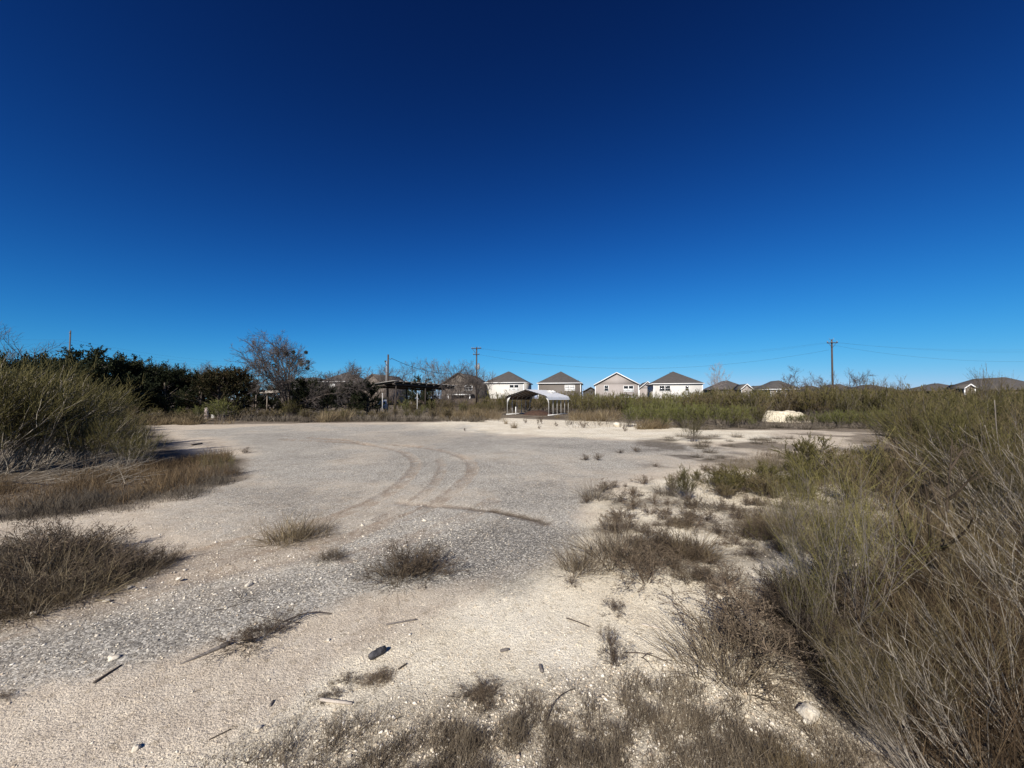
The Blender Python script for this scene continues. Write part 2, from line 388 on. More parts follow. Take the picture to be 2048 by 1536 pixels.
# ------------------------------------------------------------------ the ground sheet
def z_masks(x, y):
    r = np.hypot(x, y) + 0.3
    n1 = fbm(x * 0.7, y * 0.7, 21, 4) - 0.5; n2 = fbm(x * 0.22, y * 0.22, 31, 4) - 0.5
    def pm(P, soft, amp=0.10):
        sd = poly_sd(x, y, P) / r
        return sstep(sd + n1 * amp, -soft, soft)
    near = r < 90
    grav_P = pw([(-700, 1440), (0, 1225), (300, 1150), (420, 1090), (250, 1030), (480, 960), (520, 905), (360, 862), (600, 848), (900, 849), (1010, 872),
                 (1250, 882), (1430, 893), (1480, 905), (1330, 938), (1180, 990), (1165, 1050), (1100, 1122), (900, 1152), (700, 1195), (500, 1275), (300, 1330), (0, 1405), (-700, 1640)])
    pale_A = pw([(820, 850), (940, 838), (1060, 836), (1250, 843), (1420, 860), (1540, 862), (1560, 882), (1380, 886), (1180, 876), (1000, 868), (860, 860)])
    pale_B = pw([(1160, 1010), (1290, 962), (1550, 930), (1720, 960), (1850, 1100), (1750, 1300), (1800, 1700), (900, 1900), (0, 1620), (520, 1450), (700, 1330), (950, 1235), (1110, 1140)])
    clear_P = pw([(-1200, 1500), (-400, 1140), (0, 1045), (250, 1018), (490, 958), (500, 915), (380, 905), (300, 850), (600, 846), (870, 844), (960, 834), (1240, 844),
                  (1400, 860), (1600, 860), (1780, 868), (1660, 925), (1790, 1000), (1700, 1180), (1650, 1400)]) + [(1.9, 1.2), (1.5, -3), (-6, -3)]
    grav = pm(grav_P, 0.035, 0.12); pale = np.maximum(pm(pale_A, 0.02, 0.05), pm(pale_B, 0.05, 0.25))
    grav = grav * (0.55 + 0.45 * sstep(n2 + 0.6 * n1, -0.16, 0.06))
    clear = pm(clear_P, 0.02, 0.05)
    litter_shade = (1 - clear) * (0.80 + 0.2 * sstep(n1, -0.1, 0.1))
    patch_P = pw([(1280, 880), (1500, 868), (1780, 868), (1900, 960), (1800, 1100), (1700, 1300), (1500, 1180), (1300, 1130), (1180, 1060), (1250, 960), (1330, 930)])
    litter_shade = np.maximum(litter_shade, pm(patch_P, 0.03) * sstep(n1 + 0.5 * n2, -0.06, 0.10) * 0.72)
    foot_P = pw([(420, 1536), (620, 1400), (800, 1390), (1000, 1380), (1200, 1360), (1400, 1380), (1600, 1460), (1750, 1700), (400, 1900)])
    litter_shade = np.maximum(litter_shade, pm(foot_P, 0.06, 0.2) * 0.45)
    soil = np.zeros_like(x)
    n3 = fbm(x * 3.1, y * 3.1, 41, 3)
    for L, w_, k_ in TR:
        d = np.full(x.shape, 99.0); d[near] = line_dist(x[near], y[near], L)
        soil = np.maximum(soil, np.exp(-(d / (w_ * 1.2)) ** 4) * min(k_, 1.0) * (0.16 + 0.50 * sstep(n3, 0.3, 0.66)))
        soil = np.maximum(soil, np.exp(-((d - w_ * .95) / 0.035) ** 2) * min(k_, 1.0) * (0.25 + 0.65 * sstep(fbm(x * 5, y * 5, 45, 2), .3, .6)))
    d = np.full(x.shape, 99.0); d[near] = line_dist(x[near], y[near], CRES)
    soil = np.maximum(soil, np.exp(-(d / 0.10) ** 2) * 0.5); wet = np.exp(-(d / 0.085) ** 2) * .95
    side_P = pw([(-600, 1290), (0, 1180), (300, 1120), (520, 1075), (640, 1050), (700, 1075), (560, 1130), (300, 1200), (0, 1280), (-600, 1460)])
    soil = np.maximum(soil, pm(side_P, 0.04, 0.2) * 0.45)
    litter_shade = np.maximum(litter_shade, pm(pw([(1535, 1165), (1600, 1180), (1680, 1240), (1720, 1350), (1760, 1480), (1690, 1470), (1600, 1350), (1545, 1260)]), 0.04, 0.12))  # black shade beside the brush, painted into the ground colour
    dark = np.zeros_like(x)
    for P, k_ in (([(700, 1150), (820, 1090), (930, 1052), (1040, 1048), (1120, 1070), (1125, 1110), (1000, 1142), (860, 1150)], 1.0),
                  ([(-500, 1400), (0, 1250), (200, 1215), (420, 1150), (560, 1150), (640, 1165), (480, 1250), (300, 1305), (60, 1370), (-500, 1560)], .62),
                  ([(430, 985), (600, 962), (780, 968), (800, 985), (690, 1015), (560, 1040), (470, 1030)], .8), ([(600, 915), (860, 905), (1000, 930), (960, 950), (760, 945)], .35),
                  ([(1000, 960), (1150, 955), (1190, 985), (1120, 1020), (1010, 1000)], .6), ([(500, 868), (900, 866), (1100, 880), (900, 892), (520, 885)], .4), ([(1100, 892), (1480, 896), (1400, 908), (1150, 905)], .6)):
        dark = np.maximum(dark, pm(pw(P), 0.10, 0.34) * k_)
    litter_shade = np.maximum(litter_shade, wet * sstep(x, -1.6, 0.0))
    return dict(gravel=grav, pale=pale * (1 - 0.0 * grav), soil=np.clip(soil, 0, 1), litter_shade=np.clip(litter_shade, 0, 1), dark=np.clip(dark, 0, 1))

def build_ground():
    ang = np.concatenate([np.radians(np.arange(-62, 62.01, 0.3)), np.radians(np.arange(65, 298, 6.0))])
    rad = [0.35]
    while rad[-1] < 3500: rad.append(rad[-1] * (1.0065 if 5.5 < rad[-1] < 12.5 else 1.0145 if rad[-1] < 80 else 1.12))
    rad = np.array(rad)
    Rg, Ag = np.meshgrid(rad, ang, indexing='ij')
    x = Rg * np.sin(Ag); y = Rg * np.cos(Ag)
    xf, yf = x.ravel(), y.ravel()
    z = height(xf, yf, True) * sstep(400 - Rg.ravel(), 0, 200)
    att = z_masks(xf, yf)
    nr, na = x.shape; idx = np.arange(nr * na).reshape(nr, na)
    a = idx[:-1]; b = idx[1:]
    Q = np.stack([a, b, np.roll(b, -1, 1), np.roll(a, -1, 1)], -1).reshape(-1, 4)
    V = np.stack([xf, yf, z], 1); V = np.concatenate([V, [[0, 0, float(z[:na].mean())]]])
    T = np.stack([np.full(na, nr * na), idx[0], np.roll(idx[0], -1)], -1)
    att = {k: np.append(v, 0.3) for k, v in att.items()}
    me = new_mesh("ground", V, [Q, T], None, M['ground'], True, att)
    o = link("ground", me); tag(o, kind='structure')
build_ground()

# ------------------------------------------------------------------ plants
def broom(seed, H=2.0, spread=34, lean=(0, 0), n=(24, 8, 6, 4), rad=(0.006, 0.003, 0.0016), leaf=(0.012, 0.003), start=0.2, wander=0.07, up=0.05, segs=(6, 4, 2)):
    """upright twiggy shrub fanning out from its foot: stems and a cloud of fine green twigs"""
    r = np.random.default_rng(seed)
    n1, n2, n3, n4 = n
    th = np.radians(np.abs(r.normal(0, spread * 0.6, n1)).clip(0, spread * 1.7)); ph = r.uniform(0, 2 * math.pi, n1)
    d = np.stack([np.sin(th) * np.cos(ph) + lean[0], np.sin(th) * np.sin(ph) + lean[1], np.cos(th)], 1)
    d /= np.linalg.norm(d, axis=1, keepdims=True)
    b = np.stack([r.normal(0, 0.05 * H, n1), r.normal(0, 0.05 * H, n1), np.full(n1, -0.03)], 1)
    L = H * r.uniform(0.6, 1.0, n1)
    P1 = grow(b, d, L, segs[0], wander, up, r)
    st, fo = Acc(), Acc()
    st.tubes(P1, lin(rad[0], rad[0] * 0.35, segs[0] + 1, n1) * r.uniform(0.6, 1.3, (n1, 1)), 3, r.random(n1))
    p, d2, t, i = sprout(P1, n2, start, 0.97, (10, 36), r)
    P2 = grow(p, d2, H * 0.36 * r.uniform(0.5, 1.1, len(p)) * (1.15 - 0.6 * t), segs[1], wander, up * 1.6, r)
    st.ribbons(P2[:], lin(rad[1], rad[1] * 0.5, segs[1] + 1, len(P2)), r, r.random(len(P2)) * 0.8)
    p, d3, t3, i3 = sprout(P2, n3, 0.15, 1.0, (8, 34), r)
    L3 = H * 0.13 * r.uniform(0.5, 1.3, len(p))
    P3 = grow(p, d3, L3, segs[2], wander * 0.8, up * 2, r)
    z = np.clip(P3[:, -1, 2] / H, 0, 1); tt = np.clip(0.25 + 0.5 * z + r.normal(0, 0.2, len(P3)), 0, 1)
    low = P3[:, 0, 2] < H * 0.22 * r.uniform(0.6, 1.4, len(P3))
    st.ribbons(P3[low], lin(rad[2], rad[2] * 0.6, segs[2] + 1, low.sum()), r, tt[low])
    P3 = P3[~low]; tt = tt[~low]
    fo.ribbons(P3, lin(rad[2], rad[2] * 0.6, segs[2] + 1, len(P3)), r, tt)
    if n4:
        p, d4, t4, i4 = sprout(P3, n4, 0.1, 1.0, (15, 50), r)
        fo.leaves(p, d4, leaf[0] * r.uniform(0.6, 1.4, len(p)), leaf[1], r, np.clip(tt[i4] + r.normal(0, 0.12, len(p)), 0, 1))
    return st, fo

def tuft(seed, H=0.35, n=160, R=0.14, spread=45, width=0.0022, S=3, droop=-0.16, lean=(0, 0), acc=None, at=(0, 0, 0)):
    r = np.random.default_rng(seed); A = acc or Acc()
    th = np.radians(np.abs(r.normal(0, spread * 0.6, n)).clip(0, 85)); ph = r.uniform(0, 2 * math.pi, n)
    d = np.stack([np.sin(th) * np.cos(ph) + lean[0], np.sin(th) * np.sin(ph) + lean[1], np.cos(th)], 1)
    rr = R * np.sqrt(r.random(n)); b = np.stack([rr * np.cos(ph + r.normal(0, .8, n)), rr * np.sin(ph + r.normal(0, .8, n)), np.full(n, -0.01)], 1) + np.array(at)
    P = grow(b, d / np.linalg.norm(d, axis=1, keepdims=True), H * r.uniform(0.45, 1.15, n), S, 0.10, droop, r)
    A.ribbons(P, lin(width, width * 0.3, S + 1, n) * r.uniform(0.6, 1.4, (n, 1)), r, np.clip(r.normal(0.5, 0.25, n), 0, 1))
    return A

def weed(seed, H=0.35, n=(7, 6, 5), rad=(0.0022, 0.0014, 0.001), spread=50, seedheads=0, lean=(0, 0), knots=0.0):
    """small dead forking weed"""
    r = np.random.default_rng(seed); A = Acc(); n1, n2, n3 = n
    th = np.radians(r.uniform(5, spread, n1)); ph = r.uniform(0, 2 * math.pi, n1)
    d = np.stack([np.sin(th) * np.cos(ph) + lean[0], np.sin(th) * np.sin(ph) + lean[1], np.cos(th)], 1); d /= np.linalg.norm(d, axis=1, keepdims=True)
    P1 = grow(np.tile([0, 0, -0.01], (n1, 1)), d, H * r.uniform(0.6, 1.1, n1), 5, 0.13, 0.03, r)
    A.tubes(P1, lin(rad[0], rad[0] * 0.4, 6, n1), 3, r.random(n1))
    p, d2, t, i = sprout(P1, n2, 0.2, 1, (20, 60), r)
    P2 = grow(p, d2, H * 0.35 * r.uniform(0.5, 1.2, len(p)), 3, 0.14, 0.06, r)
    A.ribbons(P2, lin(rad[1], rad[1] * 0.5, 4, len(P2)), r, r.random(len(P2)))
    p, d3, t, i = sprout(P2, n3, 0.2, 1, (20, 60), r)
    P3 = grow(p, d3, H * 0.12 * r.uniform(0.5, 1.3, len(p)), 2, 0.15, 0.05, r)
    A.ribbons(P3, lin(rad[2], rad[2] * 0.6, 3, len(P3)), r, r.random(len(P3)))
    if seedheads:
        p, d4, t, i = sprout(P3, seedheads, 0.6, 1, (10, 80), r)
        A.leaves(p, d4, rad[2] * 6, rad[2] * 2.2, r, r.random(len(p)))
    return A

def bare_tree(seed, H=7.0, n0=4, spread=40, levels=(6, 6, 6, 5), r0=0.11, tw=0.012, up=0.04, fork=0.12, crook=0.10, limb=0.95, width=1.0):
    """leafless tree: (trunk acc, crown acc)"""
    r = np.random.default_rng(seed); tr, cr = Acc(), Acc()
    zf = H * fork
    tr.tube(grow(np.array([[0, 0, -0.2]]), np.array([[0, 0, 1.0]]), zf + 0.25, 4, 0.05, 0.05, r)[0], np.linspace(r0 * 1.25, r0, 5), 7, 0.4)
    th = np.radians(r.uniform(8, spread, n0)); ph = (np.arange(n0) + r.uniform(-.3, .3, n0)) * 2 * math.pi / n0
    d = np.stack([np.sin(th) * np.cos(ph) * width, np.sin(th) * np.sin(ph) * width, np.cos(th)], 1); d /= np.linalg.norm(d, axis=1, keepdims=True)
    L = H * (1 - fork) * limb * r.uniform(0.75, 1.0, n0)
    P = grow(np.tile([0, 0, zf], (n0, 1)), d, L, 8, crook, up * 0.5, r)
    tr.tubes(P, lin(r0 * 0.65, r0 * 0.16, 9, n0), 5, 0.45)
    rad = r0 * 0.28; Lc = H * 0.42
    for k, m in enumerate(levels):
        p, dd, t, i = sprout(P, m, 0.22 if k == 0 else 0.15, 1.0, (18, 55), r)
        S = max(2, 5 - k); P = grow(p, dd, Lc * r.uniform(0.45, 1.0, len(p)) * (1.2 - 0.6 * t), S, crook, up, r)
        rr = max(rad, tw)
        if k < 2: cr.tubes(P, lin(rr, rr * 0.4, S + 1, len(P)), 3, np.clip(r.normal(0.35, .15, len(P)), 0, 1))
        else: cr.ribbons(P, lin(rr, rr * 0.45, S + 1, len(P)), r, np.clip(r.normal(0.5, .2, len(P)), 0, 1))
        rad *= 0.48; Lc *= 0.52
    return tr, cr, P

def juniper(seed, H=4.5, R=2.2, n=800, leaf=0.085):
    """dense evergreen: trunk, limbs and a rough crown of leaf sprays"""
    r = np.random.default_rng(seed); tr, cr = Acc(), Acc()
    tr.tube(grow(np.array([[0, 0, -0.2]]), np.array([[0.05, 0, 1.0]]), H * 0.8, 5, 0.05, 0.05, r)[0], np.linspace(0.16, 0.04, 6), 6, 0.4)
    n1 = 44; zz = r.uniform(0.04, 0.72, n1) * H; ph = r.uniform(0, 2 * math.pi, n1)
    up = 0.15 + 1.1 * (zz / H)
    d = np.stack([np.cos(ph), np.sin(ph), up], 1); d /= np.linalg.norm(d, axis=1, keepdims=True)
    prof = R * np.clip(1.10 - (zz / H) ** 1.6, 0.25, 1) * r.uniform(0.65, 1.2, n1)
    P1 = grow(np.stack([np.zeros(n1), np.zeros(n1), zz], 1), d, prof, 5, 0.10, 0.06, r)
    tr.tubes(P1, lin(0.05, 0.012, 6, n1), 4, 0.4)
    p, d2, t, i = sprout(P1, n // n1, 0.25, 1.0, (15, 60), r)
    P2 = grow(p, d2, r.uniform(0.25, 0.75, len(p)), 3, 0.12, 0.10, r)
    cr.ribbons(P2, lin(0.012, 0.006, 4, len(p)), r, 0.2)
    for dens in (0,):
        p, d3, t3, i3 = sprout(P2, 19, 0.05, 1.05, (15, 80), r)
        p = p + r.normal(0, 0.035, p.shape)
        tc = np.clip(r.normal(0.35, 0.16, len(P2)) + 0.30 * (P2[:, -1, 2] / H), 0, 1)
        cr.leaves(p, d3 + np.array([0, 0, 0.5]), leaf * r.uniform(0.7, 1.9, len(p)), leaf * 0.36 * r.uniform(0.6, 1.4, len(p)), r,
                  np.clip(tc[i3] + r.normal(0, 0.1, len(p)), 0, 1))
    return tr, cr

# variants ----------------------------------------------------------
def two(name_s, name_f, acc2, ms, mf, smooth=False): return (acc2[0].mesh(name_s, ms), acc2[1].mesh(name_f, mf))
BROOM = {}
def mk(key, cnt, ms, mf, **k):
    BROOM[key] = []
    for i in range(cnt):
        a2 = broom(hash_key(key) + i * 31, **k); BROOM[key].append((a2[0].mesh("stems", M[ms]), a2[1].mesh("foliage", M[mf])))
def hash_key(s): return sum(ord(c) * (j + 3) for j, c in enumerate(s)) % 9973
farA = dict(H=2.0, spread=34, n=(20, 7, 4, 2), rad=(0.010, 0.008, 0.010), leaf=(0.07, 0.013), start=0.12, segs=(4, 2, 1))
mk('far_green', 5, 'stem', 'broom_greener', **farA)
mk('far_olive', 5, 'stem', 'broom', **farA)
mk('far_brown', 4, 'stem', 'broom_brown', **{**farA, 'spread': 42, 'H': 1.5, 'up': 0.0})
midA = dict(H=2.2, spread=36, n=(20, 9, 7, 3), rad=(0.010, 0.0045, 0.0035), leaf=(0.030, 0.0050), start=0.22, segs=(7, 4, 2), wander=0.12)
mk('mid_lean', 3, 'pale_stem', 'broom', **{**midA, 'lean': (0.45, -0.05)})
mk('mid_olive', 3, 'stem', 'broom', **midA)
mk('mid_brown', 3, 'stem', 'broom_brown', **{**midA, 'n': (26, 9, 6, 2), 'spread': 40})
nearA = dict(H=1.5, spread=34, n=(15, 9, 6, 4), rad=(0.0042, 0.0016, 0.0009), leaf=(0.013, 0.0018), start=0.2, segs=(8, 4, 2), wander=0.10)
smallA = dict(H=0.7, spread=34, n=(20, 8, 6, 3), rad=(0.004, 0.0026, 0.0024), leaf=(0.018, 0.0042), start=0.15, segs=(5, 3, 1))
mk('small_olive', 3, 'stem', 'broom', **smallA)
mk('small_brown', 3, 'stem', 'broom_brown', **{**smallA, 'spread': 42})
mk('near_olive', 3, 'stem', 'broom_near', **nearA)
mk('near_dark', 2, 'dark_weed_shade', 'dark_weed_shade', **{**nearA, 'H': 0.6, 'n': (34, 9, 7, 2), 'spread': 48, 'start': .1})  # dense dark shrub added to cast and hold shade
mk('near_lean', 3, 'pale_stem', 'broom_brown', **{**nearA, 'rad': (0.0050, 0.0020, 0.0009), 'lean': (-0.60, 0.12), 'start': 0.42, 'n': (25, 7, 6, 4)})
mk('near_brown', 2, 'pale_stem', 'broom_brown', **{**nearA, 'lean': (-0.35, 0.1), 'n': (18, 8, 6, 3)})
TUFT = {}
for key, m_, cnt, k in (('tan_far', 'tan', 4, dict(H=0.7, n=130, R=0.30, width=0.010, S=2, droop=-0.2)),
                        ('brown_far', 'russet', 3, dict(H=0.6, n=130, R=0.35, width=0.010, S=2, droop=-0.2)),
                        ('grey_far', 'grey_grass', 4, dict(H=0.6, n=140, R=0.35, width=0.010, S=2, droop=-0.2, spread=60)),
                        ('tan_mid', 'tan', 3, dict(H=0.45, n=220, R=0.16, width=0.0035, spread=50)),
                        ('grey_mid', 'grey_grass', 4, dict(H=0.42, n=260, R=0.18, width=0.0030, spread=62)),
                        ('russet_mid', 'russet', 3, dict(H=0.45, n=260, R=0.20, width=0.0035, spread=60)),
                        ('grey_near', 'weed_grass', 4, dict(H=0.34, n=620, R=0.15, width=0.0018, spread=85, S=4, droop=-.1)),
                        ('tan_near', 'straw_grass', 3, dict(H=0.30, n=480, R=0.12, width=0.0017, spread=75, S=4, droop=-.1))):
    TUFT[key] = [tuft(hash_key(key) + i, **k).mesh("blades", M[m_]) for i in range(cnt)]
WEED = {
    'twiggy': [weed(900 + i, H=0.35, n=(12, 8, 6), rad=(0.0035, 0.0024, 0.0018), spread=60, seedheads=2).mesh("weed", M['weed']) for i in range(4)],
    'twiggy_near': [weed(930 + i, H=0.30, n=(15, 8, 7), rad=(0.0024, 0.0015, 0.0011), spread=75, seedheads=3).mesh("weed", M['weed']) for i in range(4)],
    'far': [weed(960 + i, H=0.45, n=(8, 6, 3), rad=(0.009, 0.008, 0.007), spread=55, seedheads=1).mesh("weed", M['weed']) for i in range(3)],
}
JUN = []
for i in range(5):
    a2 = juniper(70 + i, H=4.5, R=2.2 + 0.2 * (i % 3)); JUN.append((a2[0].mesh("trunk", M['bark']), a2[1].mesh("crown", M['juniper'])))
a2 = juniper(79, H=4.2, R=2.4); JUN_RUST = (a2[0].mesh("trunk", M['bark']), a2[1].mesh("crown", M['juniper_rust']))
BARE = []
for i in range(4):
    t_, c_, _ = bare_tree(50 + i, H=6.0, n0=6, spread=38, levels=(7, 6, 6), r0=0.08, tw=0.010, up=0.06, fork=0.08)
    BARE.append((t_.mesh("trunk", M['bark']), c_.mesh("crown", M['bare'])))

rnd = random.Random(5)
def plant(name, parts, names, x, y, s, label, cat, group=None, rz=None, sz=None, sink=0.02):
    """parts: one mesh -> a thing that is one mesh; a pair -> an Empty with two parts"""
    rz = rnd.uniform(0, 6.283) if rz is None else rz
    z = gz(x, y) - sink * s
    if isinstance(parts, tuple):
        o = empty(name, (x, y, z), rz, label, cat, group)
        for me, nm in zip(parts, names): link(nm, me, o)
    else:
        o = link(name, parts, None, (x, y, z), rz); tag(o, label, cat, group)
    o.scale = (s, s, s if sz is None else sz)
    return o
def top_of(me):
    co = np.empty(len(me.vertices) * 3, np.float32); me.vertices.foreach_get("co", co); return float(np.percentile(co[2::3], 99.3))
BTOP = {k: [top_of(m[1]) for m in v] for k, v in BROOM.items()}
GTOP = {k: [top_of(m) for m in v] for k, v in TUFT.items()}
WTOP = {k: [top_of(m) for m in v] for k, v in WEED.items()}
JTOP = [top_of(m[1]) for m in JUN]; BTOPS = [top_of(m[1]) for m in BARE]
def shrub(key, x, y, h, label, group=None, rz=None, wide=1.0, name="broom_shrub", cat="shrub"):
    i = rnd.randrange(len(BROOM[key])); s = h / BTOP[key][i]
    return plant(name, BROOM[key][i], ("stems", "foliage"), x, y, s * wide, label, cat, group, rz, sz=s)
def grass(key, x, y, h, label, group=None, wide=1.0, name="grass_tuft", cat="grass tuft"):
    i = rnd.randrange(len(TUFT[key])); s = h / GTOP[key][i]
    return plant(name, TUFT[key][i], None, x, y, s * wide, label, cat, group, sz=s)
def deadweed(key, x, y, h, label, group=None, wide=1.0, name="dead_weed", cat="weed"):
    i = rnd.randrange(len(WEED[key])); s = h / WTOP[key][i]
    return plant(name, WEED[key][i], None, x, y, s * wide, label, cat, group, sz=s)

# ------------------------------------------------------------------ houses
M['roof'] = plain("asphalt_shingle", (0.110, 0.098, 0.088), (0.084, 0.075, 0.068), scale=1.6, rough=0.9, bump=0.3)
M['white_wall'] = plain("white_siding", (0.57, 0.545, 0.50), (0.52, 0.495, 0.455), scale=0.8)
M['taupe_wall'] = plain("taupe_siding", (0.150, 0.130, 0.112), (0.135, 0.117, 0.10), scale=0.8)
M['greige_wall'] = plain("greige_siding", (0.34, 0.30, 0.275), (0.31, 0.275, 0.25), scale=0.8)
M['tan_wall'] = plain("tan_siding", (0.155, 0.128, 0.104), (0.13, 0.108, 0.088), scale=0.8)
M['stone_wall'] = plain("stone_veneer", (0.22, 0.18, 0.145), (0.14, 0.11, 0.088), scale=5)
M['grey_wall'] = plain("grey_siding", (0.070, 0.064, 0.060), (0.058, 0.052, 0.050), scale=0.8)
M['trim'] = plain("white_trim", (0.80, 0.79, 0.76), (0.72, 0.70, 0.67), scale=3)
M['dark_trim'] = plain("dark_trim", (0.10, 0.085, 0.075), scale=3)
M['glass'] = plain("window_glass", (0.025, 0.03, 0.035), (0.015, 0.018, 0.02), rough=0.08, spec=0.6)
M['blind'] = plain("window_blind", (0.62, 0.62, 0.60), (0.50, 0.50, 0.48), scale=2, rough=0.3)
M['dark'] = plain("dark_metal", (0.04, 0.038, 0.035), rough=0.6)
HYAW = -math.radians(12)
def house(pxl, pxr, Yf, eave_py, peak_py, roof, wallm, label, depth=13.0, yaw=HYAW, windows=(), trim='trim', gable_trim=True, over=0.4, pitch_peak=None, group=None, vents=((0.3, 0.5),), porch=None, wall2=None, wh=None):
    """front wall spans photo columns pxl..pxr; (u0,u1,zb,zt,kind) windows in metres from the front left corner"""
    A_ = np.array(dp(pxl, Yf)); t = np.array([math.cos(yaw), math.sin(yaw)])
    # intersect the sight line of the second column with the front line
    k = (pxr - 1024) / F
    W = (A_[0] - k * A_[1]) / (k * t[1] - t[0])
    He = hz(eave_py, Yf); Hp = hz(peak_py, Yf + (depth * 0.5 if roof == 'hip' else 0))
    g = 0.0
    o = empty("house", (A_[0], A_[1], g), yaw, label, "house", group)
    wl = Acc(); D = depth
    wl.box(0, W, 0, D, -0.3, He)
    if roof == 'gable':
        pass
    link("wall", wl.mesh("wall", M[wallm]), o)
    rf = Acc(); ov = over; tk = 0.16
    if roof == 'hip':
        rl = max(D - W, 0.6) if D > W else 0.8
        e0 = He - 0.02
        ridge = [(W / 2, D / 2 - rl / 2, Hp), (W / 2, D / 2 + rl / 2, Hp)] if D >= W else [(W / 2 - (W - D) / 2, D / 2, Hp), (W / 2 + (W - D) / 2, D / 2, Hp)]
        c = [(-ov, -ov, e0), (W + ov, -ov, e0), (W + ov, D + ov, e0), (-ov, D + ov, e0)]
        V = c + ridge
        if D >= W: Q = [(1, 2, 5, 4), (3, 0, 4, 5)]; T = [(0, 1, 4), (2, 3, 5)]
        else: Q = [(0, 1, 5, 4), (2, 3, 4, 5)]; T = [(1, 2, 5), (3, 0, 4)]
        rf.add([(x, y, z + tk) for x, y, z in V], Q, T)
        rf.add([(x, y, z) for x, y, z in c], [(0, 3, 2, 1)])
        link("roof", rf.mesh("roof", M['roof']), o)
        fs = Acc(); b0, b1 = e0 - 0.06, e0 + tk - 0.004
        fs.box(-ov - 0.03, W + ov + 0.03, -ov - 0.03, -ov + 0.02, b0, b1); fs.box(-ov - 0.03, W + ov + 0.03, D + ov - 0.02, D + ov + 0.03, b0, b1)
        fs.box(-ov - 0.032, -ov + 0.018, -ov + 0.022, D + ov - 0.022, b0, b1); fs.box(W + ov - 0.018, W + ov + 0.032, -ov + 0.022, D + ov - 0.022, b0, b1)
        link("fascia", fs.mesh("fascia", M[trim]), o)
    else:
        gb = Acc(); gb.poly_prism([(0.001, 0.012, He + 0.002), (W - 0.001, 0.012, He + 0.002), (W / 2, 0.012, Hp - 0.12)], (0, D - 0.03, 0)); link("gable", gb.mesh("gable", M[wall2 or wallm]), o)
        sl = (Hp - He) / (W / 2); e0 = He - ov * sl
        for sgn in (-1, 1):
            x0 = W / 2; x1 = W / 2 + sgn * (W / 2 + ov)
            ring = [(x0, -ov, Hp), (x1, -ov, e0), (x1, -ov, e0 + tk), (x0, -ov, Hp + tk)]
            if sgn > 0: ring = ring[::-1]
            rf.poly_prism(ring, (0, D + 2 * ov, 0))
        link("roof", rf.mesh("roof", M['roof']), o)
        if gable_trim:
            fs = Acc()
            for sgn in (-1, 1):
                x0 = W / 2 + sgn * 0.001; x1 = W / 2 + sgn * (W / 2 + ov + 0.04)
                ring = [(x0, -ov - 0.05, Hp - 0.05), (x1, -ov - 0.05, e0 - 0.07), (x1, -ov - 0.05, e0 + tk + 0.03), (x0, -ov - 0.05, Hp + tk + 0.05)]
                if sgn > 0: ring = ring[::-1]
                fs.poly_prism(ring, (0, 0.045, 0))
            link("fascia", fs.mesh("fascia", M[trim]), o)
    for wdef in windows:
        fu0, fu1, zb, zt, kind = wdef[:5]; u0, u1 = fu0 * W, fu1 * W
        if len(wdef) > 5: zb, zt = hz(zb, Yf), hz(zt, Yf)
        fr = Acc(); s_ = 0.13
        fr.box(u0 - s_, u1 + s_, -0.06, 0.02, zt, zt + s_); fr.box(u0 - s_, u1 + s_, -0.06, 0.02, zb - s_, zb)
        fr.box(u0 - s_, u0, -0.058, 0.02, zb + .001, zt - .001); fr.box(u1, u1 + s_, -0.058, 0.02, zb + .001, zt - .001)
        n = 2 if (u1 - u0) > 1.3 else 1
        if n == 2: fr.box((u0 + u1) / 2 - 0.09, (u0 + u1) / 2 + 0.09, -0.058, 0.02, zb + .001, zt - .001)
        zm = (zb + zt) / 2
        wn = link("window", fr.mesh("window", M['trim']), o)
        for q in range(n):
            a0 = u0 if n == 1 or q == 0 else (u0 + u1) / 2 + 0.09; a1 = u1 if n == 1 or q == 1 else (u0 + u1) / 2 - 0.09
            for (z0, z1, up_) in ((zb, zm - 0.03, False), (zm + 0.03, zt, True)):
                p = Acc(); p.box(a0, a1, -0.02, -0.004, z0, z1)
                link("pane", p.mesh("pane", M['blind' if kind == 'blind' or (kind == 'half' and up_) else 'glass']), wn)
            r_ = Acc(); r_.box(a0, a1, -0.035, -0.002, zm - 0.03, zm + 0.03); link("rail", r_.mesh("rail", M['trim']), wn)
    for (u, v) in vents:
        vp = Acc(); zb = He + (Hp - He) * max(0.0, 1 - 2 * abs(u - 0.5)) * 0.9
        vp.tube([(u * W, v * D, zb - 0.2), (u * W, v * D, zb + 0.75)], 0.06, 6); link("vent_pipe", vp.mesh("vent_pipe", M['dark']), o)
    for cx in (-0.0, W):
        cb = Acc(); cb.box(cx - 0.12 if cx == 0 else cx - 0.05, cx + 0.05 if cx == 0 else cx + 0.12, -0.04, 0.10, -0.2, He - 0.10)
        link("corner_board", cb.mesh("corner_board", M[trim]), o)
    if porch:
        u0, u1, ze, zp = porch; ze, zp = hz(ze, Yf - 2.5), hz(zp, Yf - 1.2)
        r2 = Acc(); a0, a1 = u0 * W, u1 * W; mx = (a0 + a1) / 2
        r2.add([(a0, -3.0, ze), (a1, -3.0, ze), (a1, -0.01, ze), (a0, -0.01, ze), (mx - .4, -1.2, zp), (mx + .4, -1.2, zp), (mx - .4, -0.01, zp), (mx + .4, -0.01, zp)],
               [(0, 1, 5, 4), (1, 2, 7, 5), (3, 0, 4, 6), (4, 5, 7, 6), (0, 3, 2, 1)])
        pr = link("porch_roof", r2.mesh("porch_roof", M['roof']), o)
        f2 = Acc(); f2.box(a0 - .05, a1 + .05, -3.06, -3.002, ze - 0.16, ze + 0.06); link("fascia", f2.mesh("fascia", M['trim']), pr)
